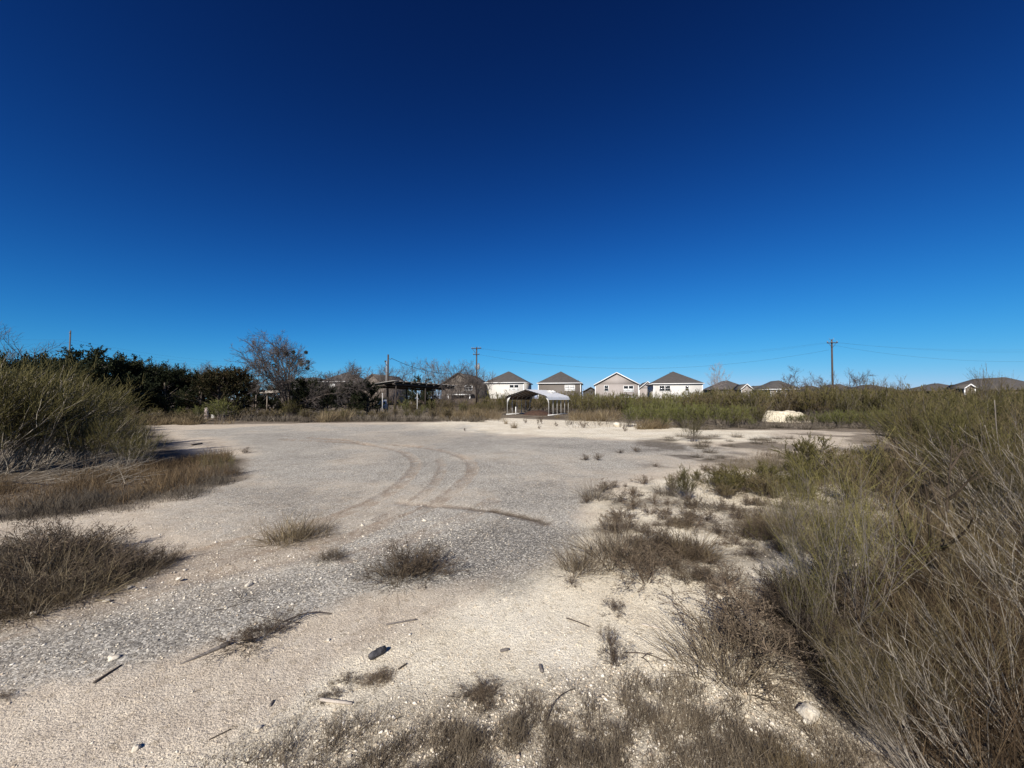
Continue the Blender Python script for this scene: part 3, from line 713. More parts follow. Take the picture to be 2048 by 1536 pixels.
        for cx in (a0 + .15, a1 - .35):
            c2 = Acc(); c2.box(cx, cx + .2, -2.9, -2.7, -0.1, ze - 0.01); link("post", c2.mesh("post", M['trim']), o)
    return o

house(560, 632, 112, 764, 756, 'hip', 'grey_wall', "dark roofed house behind the big bare tree with mistletoe", trim='dark_trim')
house(638, 700, 108, 764, 747, 'hip', 'grey_wall', "dark grey hip roofed house behind the junipers, beside the stone gable",
      windows=((0.36, 0.50, 768, 776, 'blind', 1),), depth=11)
house(722, 768, 106, 768, 749, 'gable', 'stone_wall', "stone gabled house rising behind the flat-roofed shelter", trim='dark_trim', depth=14, windows=())
house(884, 949, 95, 768, 747, 'gable', 'tan_wall', "tan gabled house half hidden by bare trees and the transformer pole",
      windows=((0.72, 0.92, 771, 781, 'glass', 1),), trim='dark_trim', depth=15, porch=(0.30, 1.0, 789, 783))
house(971, 1047, 103, 766, 745, 'hip', 'white_wall', "white two storey house with hip roof next to the transformer pole",
      windows=((0.64, 0.87, 769.5, 782, 'half', 1),), depth=13, vents=((0.32, 0.6),))
house(1077, 1161, 103, 767, 745, 'hip', 'taupe_wall', "taupe two storey house with hip roof behind the carport ridge",
      windows=((0.64, 0.86, 770.5, 782, 'blind', 1),), depth=13, vents=((0.4, 0.5), (0.93, 0.5)))
house(1167, 1196, 128, 783, 775, 'gable', 'grey_wall', "low dark roof showing in the gap between the taupe house and the pale gabled house", trim='dark_trim')
house(1191, 1277, 99, 769, 746.5, 'gable', 'greige_wall', "pale greige gabled house between the taupe house and the white house",
      windows=((0.215, 0.30, 770.5, 783, 'glass', 1), (0.665, 0.88, 771.5, 784, 'half', 1)), depth=12, porch=(0.42, 0.93, 794, 787.5), vents=((0.12, 0.3),))
house(1279, 1312, 118, 777, 764, 'gable', 'greige_wall', "small greige gabled house peeping out beside the white house with three windows", windows=((0.55, 0.8, 779, 790, 'half', 1),), vents=((0.3, .4),))
house(1308, 1405, 96, 768, 745, 'hip', 'white_wall', "white two storey house with hip roof and three windows",
      windows=((0.12, 0.34, 771, 783, 'glass', 1), (0.655, 0.72, 771, 783, 'glass', 1)), depth=12, vents=((0.44, 0.5),))
house(1432, 1500, 112, 779, 763, 'hip', 'grey_wall', "grey house with broad dark hip roof behind the thin pale sapling", depth=14, trim='dark_trim')
house(1484, 1503, 100, 777, 769, 'gable', 'greige_wall', "little white trimmed gable in front of a broad dark roof", depth=6, vents=())
house(1512, 1532, 120, 779, 772, 'gable', 'grey_wall', "small dark roofed house glimpsed between two larger roofs", depth=8, trim='dark_trim')
house(1542, 1600, 104, 779, 763, 'hip', 'greige_wall', "greige house with steep dark roof over the white dirt mound", windows=((0.2, 0.34, 781, 790, 'glass', 1),), depth=12)
house(1612, 1662, 125, 783, 773, 'hip', 'grey_wall', "low dark roofed house beside the lone crossarm pole", depth=12, trim='dark_trim', vents=())
house(1672, 1712, 118, 782, 770, 'hip', 'grey_wall', "dark hip roofed house just past the lone crossarm pole", depth=12, trim='dark_trim', vents=())
house(1728, 1800, 120, 782, 771, 'hip', 'grey_wall', "dark roof behind the grey green thicket, scraggly saplings above it", depth=14, trim='dark_trim', vents=())
house(1866, 1950, 84, 782, 768.5, 'hip', 'grey_wall', "wide dark roofed house above the thicket beside a small white trimmed gable", depth=9, trim='dark_trim', vents=((0.4, 0.4),))
house(1930, 1950, 78, 776, 769.5, 'gable', 'tan_wall', "small white trimmed gable showing over the thicket beside a wide dark roof", depth=4, vents=(), over=.25)
house(2004, 2110, 76, 780, 758, 'hip', 'tan_wall', "large brown roofed house rising highest above the thicket", depth=15, trim='dark_trim', vents=())

# wooden privacy fence along the yards
M['fence'] = plain("weathered_fence", (0.105, 0.078, 0.058), (0.065, 0.048, 0.036), scale=2.5, stretch=(6, 6, 0.4))
fa, fb = np.array(dp(840, 82)), np.array(dp(2120, 60))
fo = empty("privacy_fence", (fa[0], fa[1], 0), math.atan2(fb[1] - fa[1], fb[0] - fa[0]), "long dark weathered board fence in front of the houses", "fence")
Lf = float(np.hypot(*(fb - fa))); npan = int(Lf / 2.44)
bd = Acc()
for k in range(17): bd.box(k * 0.141, k * 0.141 + 0.136, -0.010 - 0.004 * (k % 2), 0.010 - 0.004 * (k % 2), 0.05, 1.80 + 0.012 * ((k * 7) % 3))
bd.box(0, 2.39, 0.012, 0.05, 0.35, 0.44); bd.box(0, 2.39, 0.012, 0.05, 1.4, 1.49)
pm_ = bd.mesh("fence_panel", M['fence']); pt = Acc(); pt.box(-0.045, 0.045, 0.055, 0.145, -0.3, 1.86); ptm = pt.mesh("fence_post", M['fence'])
for k in range(npan):
    link("fence_panel", pm_, fo, (k * 2.44, 0, 0)); link("fence_post", ptm, fo, (k * 2.44 - 0.02, 0, 0))

# ------------------------------------------------------------------ carport
M['carport_white'] = plain("painted_steel_white", (0.80, 0.79, 0.76), (0.70, 0.68, 0.64), scale=2, rough=0.4, spec=0.5)
M['carport_under'] = plain("roof_underside_brown", (0.16, 0.11, 0.085), (0.11, 0.075, 0.06), scale=2, rough=0.7)  # underside sheets in a darker brown than the roof tops
M['tube'] = plain("galvanised_tube", (0.60, 0.58, 0.54), (0.50, 0.48, 0.45), scale=6, rough=0.5, spec=0.5)
fr_ = np.array(dp(1097, 39.0)); CW = 4.88; cyaw = -math.radians(30); fl = fr_ - CW * np.array([math.cos(cyaw), math.sin(cyaw)])
cp = empty("carport", (fl[0], fl[1], gz(*fl)), cyaw, "open white metal carport with curved eaves on the pale ground", "carport")
def arch(u, lift=0.0):               # arch profile, u in 0..1 across the width -> (x, z)
    pts = arch_pts(lift); return pts
def arch_pts(lift=0.0, nb=5):
    He_, Rb, pk = 1.60, 0.42, 2.48
    sl = math.atan2(pk - He_ - Rb * 0.55, CW / 2 - Rb * 0.5)
    left = [(0.0, He_)]
    cx, cz = Rb, He_
    a0, a1 = math.pi, math.pi / 2 + sl
    for k in range(1, nb + 1):
        a_ = a0 + (a1 - a0) * k / nb; left.append((cx + math.cos(a_) * Rb, cz + math.sin(a_) * Rb))
    x_, z_ = left[-1]; pkz = z_ + math.tan(sl) * (CW / 2 - x_)
    left.append((x_ * 0.5 + CW / 4, (z_ + pkz) / 2)); left.append((CW / 2, pkz))
    right = [(CW - x, z) for x, z in left[:-1]][::-1]
    P = left + right
    if lift:
        out = []
        for i, (x, z) in enumerate(P):
            a = P[max(i - 1, 0)]; b = P[min(i + 1, len(P) - 1)]; tx, tz = b[0] - a[0], b[1] - a[1]; l = math.hypot(tx, tz)
            out.append((x - tz / l * lift, z + tx / l * lift))
        P = out
    return P
CD = 5.4
shear = 0.0
cu = np.array([math.cos(cyaw), math.sin(cyaw)]); cv = np.array([-cu[1], cu[0]])
# the long side runs square to the gable; the whole carport is turned so that both show
nh = 6
for k in range(nh):
    yk = 0.05 + k * (CD - 0.1) / (nh - 1); h = Acc()
    P = [(0, 0.05)] + arch_pts() + [(CW, 0.05)]
    h.tube([(x, yk, z) for x, z in P], 0.036, 6); link("frame_hoop", h.mesh("frame_hoop", M['tube']), cp)
for xs in (0, CW):
    b = Acc(); b.box(xs - 0.05, xs + 0.05, -0.1, CD + 0.1, 0.0, 0.10); link("base_rail", b.mesh("base_rail", M['carport_white']), cp)
for sgn in (0, 1):                   # corner gussets of the front and rear arches
    for yk in (0.05, CD - 0.05):
        g_ = Acc(); X = (lambda x: x) if sgn == 0 else (lambda x: CW - x)
        ring = [(X(0.02), yk - 0.02, 1.2), (X(0.02), yk - 0.02, 1.63), (X(0.16), yk - 0.02, 1.86), (X(0.44), yk - 0.02, 2.00), (X(0.14), yk - 0.02, 1.58)]
        if sgn: ring = ring[::-1]
        g_.poly_prism(ring, (0, 0.04, 0)); link("corner_brace", g_.mesh("corner_brace", M['carport_white']), cp)
prof = arch_pts(0.05, 6)
def resample(P, n):
    P = np.array(P); d = np.r_[0, np.cumsum(np.hypot(*np.diff(P, axis=0).T))]; u = np.linspace(0, d[-1], n)
    return np.stack([np.interp(u, d, P[:, 0]), np.interp(u, d, P[:, 1])], 1), d[-1]
npn = 8; pr_, plen = resample(prof, npn * 10 + 1)
for k in range(npn):                 # long ribbed roof sheets that lie lengthways, each a part
    seg = pr_[k * 10:k * 10 + 11].copy(); t = np.gradient(seg, axis=0); nrm = np.stack([-t[:, 1], t[:, 0]], 1); nrm /= np.linalg.norm(nrm, axis=1, keepdims=True)
    rib = np.where(np.isin(np.arange(11), [0, 5, 10]), 0.028, 0.0)[:, None]; top = seg + nrm * (rib + 0.008 + 0.003 * (k % 2)); bot = top - nrm * 0.006
    for nm, S_, m_, fl_ in (("roof_sheet", top, 'carport_white', 0), ("roof_lining", bot, 'carport_under', 1)):
        sh = Acc(); n = len(S_); jag = 0.05 * ((k * 37 % 5) - 2) / 2
        V = [(x, -0.28, z) for x, z in S_] + [(x, CD + 0.25 + jag, z) for x, z in S_]
        Q = [(i, i + 1, n + i + 1, n + i) if not fl_ else (i, n + i, n + i + 1, i + 1) for i in range(n - 1)]
        sh.add(V, Q); link(nm, sh.mesh(nm, M[m_]), cp)
M['bent'] = M['carport_white']
bs = Acc(); rr_ = np.random.default_rng(4)
for k in range(7):
    x = CW / 2 + rr_.uniform(0.05, 0.9); y = rr_.uniform(CD - 2.6, CD - 0.4); z = 2.62 - abs(x - CW / 2) * 0.28
    bs.box(x, x + rr_.uniform(.2, .5), y, y + rr_.uniform(.1, .4), z + 0.05, z + rr_.uniform(.10, .2))
o = link("scrap_sheeting", bs.mesh("scrap_sheeting", M['carport_white']), None, (fl[0], fl[1], gz(*fl)), cyaw)
tag(o, "crumpled white scraps lying on the ridge of the carport roof", "scrap metal")

# heap of dark earth and boards under it
M['heap'] = plain("dark_red_earth", (0.085, 0.048, 0.034), (0.045, 0.028, 0.02), scale=5, bump=0.8)
def mound(name, cx, cy, rx, ry, h, m_, label, cat, seed, yaw=0, flat=0.0, n=26, rough=0.2):
    r = np.linspace(0, 1, n); a = np.linspace(0, 2 * math.pi, 60, endpoint=False); Rg, Ag = np.meshgrid(r, a, indexing='ij')
    x = rx * Rg * np.cos(Ag); y = ry * Rg * np.sin(Ag)
    e = np.clip((1 - Rg) / (1 - flat), 0, 1); z = h * (e ** 1.1 * (3 - 2 * e) if flat == 0 else sstep(e, 0, 1))
    z = z * (1 - rough + 2 * rough * fbm(x * 1.3 + seed, y * 1.3, seed, 4)) + 0.06 * h * (fbm(x * 5, y * 5, seed + 2, 3) - .5) - 0.05 * (Rg > 0.99) - 0.02
    idx = np.arange(n * 60).reshape(n, 60); aa = idx[:-1]; bb = idx[1:]
    Q = np.stack([aa, bb, np.roll(bb, -1, 1), np.roll(aa, -1, 1)], -1).reshape(-1, 4)
    me = new_mesh(name, np.stack([x, y, z], -1).reshape(-1, 3), Q, None, m_, True)
    o = link(name, me, None, (cx, cy, gz(cx, cy)), yaw); return tag(o, label, cat)
c_ = fl + cu * CW * 0.55 + cv * 2.0
mound("earth_heap", c_[0], c_[1], 1.75, 1.6, 0.42, M['heap'], "low heap of dark reddish earth and boards under the carport", "earth heap", 3, cyaw)
w_ = fl + cu * 0.55 + cv * 0.9
st = Acc(); st.tube([(0, 0, -0.1), (0.01, 0, 0.85)], 0.05, 8); o = link("white_stub_post", st.mesh("white_stub_post", M['carport_white']), None, (w_[0], w_[1], gz(*w_))); tag(o, "short white pipe stub standing just inside the carport opening", "pipe")

# ------------------------------------------------------------------ poles and wires
M['pole'] = plain("creosote_pole", (0.075, 0.055, 0.043), (0.042, 0.032, 0.027), scale=9, stretch=(3, 3, 0.25), bump=0.4)
M['pole_grey'] = plain("weathered_grey_pole", (0.13, 0.115, 0.10), (0.085, 0.075, 0.065), scale=9, stretch=(3, 3, 0.25))
M['insul'] = plain("insulator_porcelain", (0.30, 0.27, 0.25), rough=0.3)
M['can'] = plain("transformer_grey", (0.34, 0.35, 0.35), (0.28, 0.29, 0.29), rough=0.45)
M['cable'] = plain("cable_black", (0.035, 0.038, 0.045), rough=0.6)
M['conduit'] = plain("pvc_conduit", (0.50, 0.48, 0.45), rough=0.5)
def insul(acc, x, y, z, s=1.0): acc.tube([(x, y, z), (x, y, z + .07 * s), (x, y, z + .08 * s), (x, y, z + .17 * s), (x, y, z + .22 * s)], [.03 * s, .03 * s, .07 * s, .06 * s, .02 * s], 7)
def pole(name, px, Y, top_py, label, r=(0.16, 0.11), m_='pole', cat="utility pole", lean=(0, 0), yaw=0):
    x, y = dp(px, Y); H = hz(top_py, Y)
    o = empty(name, (x, y, 0), yaw, label, cat)
    a = Acc(); a.tube([(0, 0, -0.5), (lean[0] * .5, 0, H / 2), (lean[0], lean[1], H)], [r[0], sum(r) / 2, r[1]], 10); link("pole_shaft", a.mesh("pole_shaft", M[m_], True), o)
    return o, x, y, H
def part(o, name, acc, m_, smooth=False, parent=None): return link(name, acc.mesh(name, M[m_], smooth), parent or o)
YA = math.radians(-14)
# transformer pole
P1, p1x, p1y, H1 = pole("utility_pole", 953, 69, 694, "wooden utility pole with grey transformer among bare trees", yaw=YA)
for z, half in ((H1 - 0.30, 0.92), (H1 - 1.38, 0.58)):
    a = Acc(); a.box(-half, half, -0.24, -0.12, z - 0.06, z + 0.07); ca = part(P1, "crossarm", a, 'pole')
    for xi in ((-half + .08, -half * .5, half * .5, half - .08) if half > .6 else (-half + .06, half - .06)):
        b = Acc(); insul(b, xi, -0.18, z + 0.07); link("insulator", b.mesh("insulator", M['insul']), ca)
a = Acc(); a.tube([(-0.75, -0.2, H1 - .34), (-0.08, -0.14, H1 - 1.2)], 0.03, 5); part(P1, "brace", a, 'pole')
tcn = Acc(); tcn.tube([(0.42, -.15, H1 - 4.1), (0.42, -.15, H1 - 4.05), (0.42, -.15, H1 - 3.25), (0.42, -.15, H1 - 3.18)], [.18, .22, .22, .16], 12); tco = part(P1, "transformer", tcn, 'can', True)
b = Acc(); insul(b, .36, -.15, H1 - 3.2, 1.2); insul(b, .5, -.1, H1 - 3.2, 1.2); link("bushing", b.mesh("bushing", M['insul']), tco)
b = Acc(); b.box(-.34, -.10, -.10, .05, H1 - 3.7, H1 - 3.6); b.tube([(-.28, -.03, H1 - 3.9), (-.28, -.03, H1 - 3.2)], .05, 6); part(P1, "fuse_cutout", b, 'insul')
# lone crossarm pole
P3, p3x, p3y, H3 = pole("utility_pole", 1665, 60, 679, "bare brown utility pole with one braced crossarm standing in the thicket", yaw=YA, lean=(0.12, 0))
a = Acc(); a.box(-0.72 + .1, 0.72 + .1, -0.24, -0.12, H3 - .62, H3 - .50); ca = part(P3, "crossarm", a, 'pole')
for xi in (-.55, .0, .72):
    b = Acc(); insul(b, xi, -0.18, H3 - .50, 1.1); link("insulator", b.mesh("insulator", M['insul']), ca)
for s in (-1, 1):
    b = Acc(); b.tube([(0.1 + s * .5, -.2, H3 - .62), (0.1 + s * .06, -.14, H3 - 1.25)], 0.025, 5); part(P3, "brace", b, 'pole')
b = Acc(); b.tube([(-.06, 0, H3 - .05), (-.22, 0, H3 + .08), (-.20, 0, H3 + .25)], .022, 5); b.tube([(.3, 0, H3 - .05), (.40, 0, H3 + .08), (.38, 0, H3 + .25)], .022, 5); part(P3, "pole_top_pin", b, 'insul')
# service pole by the flat-roofed shelter
P2, p2x, p2y, H2 = pole("service_pole", 775.5, 50, 709, "dark service pole with pale conduit, rising through the flat-roofed shelter", r=(0.13, 0.10), cat="service pole")
a = Acc(); a.tube([(-0.20, -0.06, 0), (-0.20, -0.06, H2 - 1.6), (-0.20, -0.06, H2 - .95), (-0.27, -0.06, H2 - .80), (-0.36, -0.06, H2 - .85)], 0.05, 8); part(P2, "conduit", a, 'conduit')
a = Acc(); a.tube([(-.36, -.1, H2 - .86), (-.30, -.15, H2 - 1.2), (-.1, -.15, H2 - 1.5)], 0.035, 6); a.box(-.42, -.24, -.14, .0, H2 - .98, H2 - .80); part(P2, "weatherhead", a, 'dark')
a = Acc(); a.tube([(.1, -.05, H2 - .55), (.35, -.12, H2 - .65), (.55, -.16, H2 - .5)], 0.03, 6); part(P2, "cable_grip", a, 'dark')
# tall far pole behind the junipers
P4, p4x, p4y, H4 = pole("utility_pole", 135.5, 85, 662, "thin grey pole standing beyond the dark junipers", r=(0.19, 0.12), m_='pole_grey')
a = Acc(); a.box(-.08, .08, -.2, -.1, H4 - .5, H4 - .38); insul(a, 0, 0, H4 - 0.02); part(P4, "pole_top_bracket", a, 'insul')

def W3(px, py, Y): x, y = dp(px, Y); return (x, y, hz(py, Y))
def wire(A_, B_, sag, r, label, group=None, name="power_line", n=26):
    A_, B_ = np.array(A_), np.array(B_); t = np.linspace(0, 1, n)[:, None]; P = A_ * (1 - t) + B_ * t; P[:, 2] -= (4 * sag * t * (1 - t))[:, 0]
    a = Acc(); a.tube(P, r, 4); o = link(name, a.mesh(name, M['cable'])); tag(o, label, "power line", group)
wire(W3(960, 709.5, 69), W3(1660, 700, 60), 2.7, 0.010, "lowest thickest power line sagging between the transformer pole and the lone crossarm pole")
g1 = "thin upper wires between the two crossarm poles"
for i, (xa, xb) in enumerate(((946, 1658), (951, 1666), (961, 1674))):
    wire(W3(xa, 696, 69 + .2 * i), W3(xb, 684, 60), 2.0 + .15 * i, 0.0035, "faint thin wire strung between the tops of the two crossarm poles", g1)
g2 = "thin wires leaving the lone crossarm pole"
for i, (xb, yb) in enumerate(((1658, 690), (1666, 695), (1674, 700))):
    wire(W3(xb, 684, 60), W3(2300, yb, 46), 0.9, 0.0035, "faint thin wire running from the lone crossarm pole over the thicket", g2)
wire(W3(1668, 690, 60), W3(2300, 712, 46), 1.5, 0.008, "lower darker wire running from the lone crossarm pole over the thicket")
wire(W3(783, 717, 50), W3(947, 741, 69), 1.2, 0.028, "thick black service cable dropping from the service pole towards the transformer pole", name="service_cable")
g3 = "wires beyond the junipers"
for i, (ya, yb, yc) in enumerate(((668, 683, 724), (683, 689, 729), (697, 697, 733))):
    wire(W3(-120, ya, 80), W3(135, yb - 4, 85), .5, 0.007, "faint wire crossing the sky above the junipers up to the thin grey pole", g3)
    wire(W3(136, yb - 4, 85), W3(520, yc, 140), 1.5, 0.008, "faint wire sloping away from the thin grey pole above the junipers", g3 + ", second span")

# ------------------------------------------------------------------ flat-roofed shelter
M['tin'] = plain("weathered_roofing", (0.34, 0.32, 0.295), (0.24, 0.22, 0.20), scale=3)
M['lumber'] = plain("weathered_lumber", (0.20, 0.165, 0.135), (0.12, 0.10, 0.082), scale=5, stretch=(1, 1, .3))
M['dark_lumber'] = plain("dark_weathered_lumber", (0.055, 0.042, 0.034), (0.035, 0.027, 0.022), scale=5)
M['rafter_end'] = plain("sawn_rafter", (0.48, 0.43, 0.37), (0.33, 0.29, 0.25), scale=6)
nc = np.array(W3(785, 762, 45)); lc = np.array(W3(737, 768, 47.8)); rc = np.array(W3(912, 772, 52))
u_ = rc - nc; v_ = lc - nc; u2 = u_[:2] / np.hypot(*u_[:2]); v2 = np.array([-u2[1], u2[0]]); vl = float(v_[:2] @ v2); Lr = float(np.hypot(*u_[:2]))
sh = empty("flat_roofed_shelter", (nc[0], nc[1], 0), math.atan2(u2[1], u2[0]), "open wooden shelter with a long flat sagging roof on posts, in dry brush", "shelter")
zz = lambda u, v: nc[2] + (rc[2] - nc[2]) * u / Lr + (lc[2] - nc[2]) * v / vl
v0 = float(v_[:2] @ u2)
def quad_slab(acc, u0, u1, v0_, v1_, dz0, dz1):
    V = [(u, v, zz(u, v) + d) for d in (dz0, dz1) for v in (v0_, v1_) for u in (u0, u1)]
    acc.add(V, [(0, 2, 3, 1), (4, 5, 7, 6), (0, 1, 5, 4), (1, 3, 7, 5), (3, 2, 6, 7), (2, 0, 4, 6)])
ns = 12
for k in range(ns):
    a = Acc(); quad_slab(a, Lr * k / ns + .01, Lr * (k + 1) / ns - .01, -0.12, vl + .1, 0.0 + .004 * (k % 2), 0.07 + .004 * (k % 2)); part(sh, "roof_sheet", a, 'tin')
for v in (0.15, vl * .5, vl - .2):
    a = Acc(); quad_slab(a, 0.1, Lr - .1, v, v + .09, -0.42, -0.205); part(sh, "beam", a, 'dark_lumber')
for k in range(9):
    u = 0.25 + k * (Lr - .6) / 8; a = Acc(); quad_slab(a, u, u + .06, 0.02, vl, -0.2, -0.012); rf_ = part(sh, "rafter", a, 'dark_lumber')
    a = Acc(); quad_slab(a, u - .01, u + .09, -0.05, 0.015, -0.2, -0.06); link("rafter_end", a.mesh("rafter_end", M['rafter_end']), rf_)
for (u, v) in ((0.6, .2), (Lr * .5, .2), (Lr - .5, .2), (.6, vl - .2), (Lr * .5, vl - .2), (Lr - .5, vl - .2)):
    a = Acc(); z = zz(u, v) - .43; a.box(u - .06, u + .06, v - .06 + .05, v + .06 + .05, -.3, z); part(sh, "post", a, 'dark_lumber')
for px, Y, tp, lb in ((765, 42, 786, "thin white stake in the brush in front of the electric cabinets"), (834.5, 42, 787, "thin white stake in the brush under the middle of the flat-roofed shelter")):
    x, y = dp(px, Y); a = Acc(); a.tube([(0, 0, -.2), (.02, 0, hz(tp, Y) * .5), (0, 0, hz(tp, Y))], .045, 6); tag(link("marker_stake", a.mesh("marker_stake", M['conduit']), None, (x, y, 0)), lb, "stake")
# electric cabinets
M['cabinet'] = plain("painted_cabinet", (0.66, 0.68, 0.70), (0.56, 0.58, 0.60), rough=0.5)
ec = empty("electric_cabinet", (*dp(765, 47), 0), 0, "pale grey electric cabinets at the foot of the service pole", "electric cabinet")
for x0, x1, z0, z1 in ((-.5, -.10, .62, 1.82), (-.06, .50, .55, 1.66)):
    a = Acc(); a.box(x0, x1, -.18, .18, z0, z1); c = part(ec, "cabinet", a, 'cabinet')
    d = Acc(); d.box(x0 + .03, x1 - .03, -.20, -.182, z0 + .03, z1 - .03); link("door", d.mesh("door", M['cabinet']), c)
a = Acc(); a.tube([(.12, -.2, 1.15), (.12, -.30, 1.15)], .09, 10); a.tube([(.36, -.2, 1.3), (.36, -.28, 1.3)], .07, 10); part(ec, "meter", a, 'dark')
a = Acc(); a.box(-.35, -.27, -.05, .05, -.2, .62); a.box(.25, .33, -.05, .05, -.2, .55); part(ec, "stand", a, 'lumber')
a = Acc(); a.tube([(.62, 0, -.1), (.62, 0, 1.25)], .04, 6); part(ec, "conduit", a, 'conduit')

# ------------------------------------------------------------------ small shelter frame and lone post by the bare tree
ss = empty("post_frame", (*dp(540, 42), 0), math.radians(8), "small wooden post frame with pale sagging boards on top, under the big bare tree", "post frame")
for x0, w0, z1 in ((1.28, .12, hz(787, 42)), (-1.38, .11, hz(790, 42)), (1.0, .1, 2.15), (-1.0, .1, 2.2)):
    a = Acc(); yy = 0 if abs(x0) > 1.1 else 1.6; a.box(x0 - w0 / 2, x0 + w0 / 2, yy - w0 / 2, yy + w0 / 2, -.3, z1); part(ss, "post", a, 'lumber')
for k, (x0, x1, z0, z1, dz) in enumerate(((-1.0, 1.42, 2.32, 2.44, .12), (-.7, 1.38, 2.50, 2.62, .05), (-1.1, 1.2, 2.28, 2.36, .10))):
    a = Acc(); y0 = -.08 + k * .55; V = [(x0, y0, z0), (x1, y0, z0 + dz), (x1, y0 + .1, z0 + dz), (x0, y0 + .1, z0)]
    a.poly_prism(V, (0, 0, z1 - z0)); part(ss, "beam", a, 'rafter_end' if k != 2 else 'lumber')
a = Acc(); a.poly_prism([(-.9, .05, 2.47), (1.45, .05, 2.60), (1.45, 1.7, 2.58), (-.9, 1.7, 2.45)], (0, 0, .03)); part(ss, "roof_sheet", a, 'tin')
x, y = dp(489, 38); a = Acc(); a.box(-.06, .06, -.06, .06, -.3, hz(780, 38)); tag(link("wooden_post", a.mesh("wooden_post", M['rafter_end']), None, (x, y, 0)), "tall thin wooden post standing alone before the junipers", "post")

# drums and bucket at the far edge of the yard
M['rust'] = plain("rusty_pink_drum", (0.33, 0.15, 0.13), (0.22, 0.085, 0.07), scale=5, bump=.2)
M['drum_white'] = plain("faded_white_paint", (0.62, 0.55, 0.50), (0.42, 0.30, 0.27), scale=4)
def drum(px, py, r, h, m_, label, rings=True, tilt=0):
    x, y = gp(px, py); o = empty("drum", (x, y, gz(x, y)), 0, label, "drum"); o.rotation_euler = (tilt, 0, .4)
    z = np.array([0, .02, .33, .345, .36, .66, .675, .69, .98, 1]) * h; rr = np.array([.97, 1, 1, 1.04, 1, 1, 1.04, 1, 1, .97]) * r
    a = Acc(); a.tube([(0, 0, q) for q in z], rr, 16); part(o, "drum_body", a, m_)
    a = Acc(); a.tube([(0, 0, h + .001), (0, 0, h + .03)], [r * 1.03, r * 1.02], 16); part(o, "rim", a, 'drum_white')
drum(412.5, 838, .17, .95, 'drum_white', "narrow pink and white drum standing before the rusty one")
drum(419.5, 835, .22, .82, 'rust', "rusty pink drum at the edge of the far brush")
drum(438, 836, .24, .90, 'drum_white', "faded whitish drum half hidden behind a green bush")
x, y = gp(427.5, 836); a = Acc(); a.tube([(0, 0, 0), (0, 0, .02), (0, 0, .30), (0, 0, .33)], [.16, .17, .20, .205], 14)
bo = empty("bucket", (x, y, gz(x, y)), 0, "white plastic bucket between the drums", "bucket"); part(bo, "bucket_body", a, 'trim')
a = Acc(); a.tube([(.2 * math.cos(t), .02, .33 + .1 * math.sin(t)) for t in np.linspace(0, math.pi, 9)], .008, 5); part(bo, "handle", a, 'dark')

# pale dirt mound beyond the right hand brush
M['dirt'] = plain("pale_caliche_dirt", (0.72, 0.65, 0.50), (0.42, 0.35, 0.24), scale=6, bump=1.0)
mo = dp(1567, 30); mound("dirt_mound", mo[0], mo[1], 1.85, 1.6, 0.74, M['dirt'], "flat topped mound of pale dirt in the gap of the thicket", "dirt mound", 11, 0, flat=0.58, rough=0.30)

# ------------------------------------------------------------------ trees
def tree_from(name, parts, px, Y, H, base, label, cat="tree", group=None, wide=1.0, rz=None):
    x, y = dp(px, Y); s = H / top_of(parts[1])
    return plant(name, parts, ("trunk", "crown"), x, y, s * wide, label, cat, group, rz, sz=s)
# dark junipers, far left
jl = [(-60, 24, 712), (20, 30, 714), (75, 28, 716), (112, 32, 712), (160, 31, 706), (200, 30, 699), (238, 33, 712), (275, 34, 733), (300, 36, 726), (335, 34, 734), (368, 36, 741), (400, 35, 745)]
for i, (px, Y, tp) in enumerate(jl):
    lab = ["dark juniper behind the tall broom shrub, cut off by the photo edge", "dark juniper behind the tall broom shrub, bare tree rising over it",
           "flat topped dark juniper between the bare edge tree and the thin grey pole", "dark juniper directly in front of the thin grey pole", "dark juniper just past the thin grey pole",
           "tallest dark juniper, with a ragged pointed top", "dark juniper on the falling shoulder of the tallest one", "lower dark juniper with grey bare trees behind it",
           "dark juniper with a small raised tip, bare trees behind", "rounded dark juniper midway along the dark row", "low dark juniper behind the tan brush and drums",
           "dark juniper touching the rust tinged one"][i]
    tree_from("juniper_tree", JUN[i % 5], px, Y, hz(tp, Y), 4.35, lab, group="dark junipers in a row", wide=1.12)
tree_from("juniper_tree", JUN_RUST, 440, 35, hz(735, 35), 4.1, "juniper with rust tinged top beside the big bare tree", wide=1.15)
tree_from("juniper_tree", JUN_RUST, 474, 37, hz(737, 37), 4.1, "rusty juniper half behind the big bare tree's branches", wide=1.0)
jm = [(510, 44, 768, "juniper behind the small post frame's lone post"), (545, 46, 770, "black green juniper behind the small post frame"), (585, 44, 762, "juniper to the side of the post frame below the mistletoe"),
      (615, 40, 756, "bushy juniper under the mistletoe branches"), (655, 40, 770, "low juniper in front of the grey hip roofed house"), (698, 42, 764, "juniper between the grey house and the stone gable"),
      (735, 44, 762, "juniper at the tip of the flat shelter roof"), (842, 62, 754, "small juniper showing above the flat shelter roof"), (860, 56, 782, "low juniper behind the end of the flat shelter")]
for i, (px, Y, tp, lab) in enumerate(jm):
    tree_from("juniper_tree", JUN[(i * 2 + 1) % 5], px, Y, hz(tp, Y), 4.35, lab, wide=1.05)

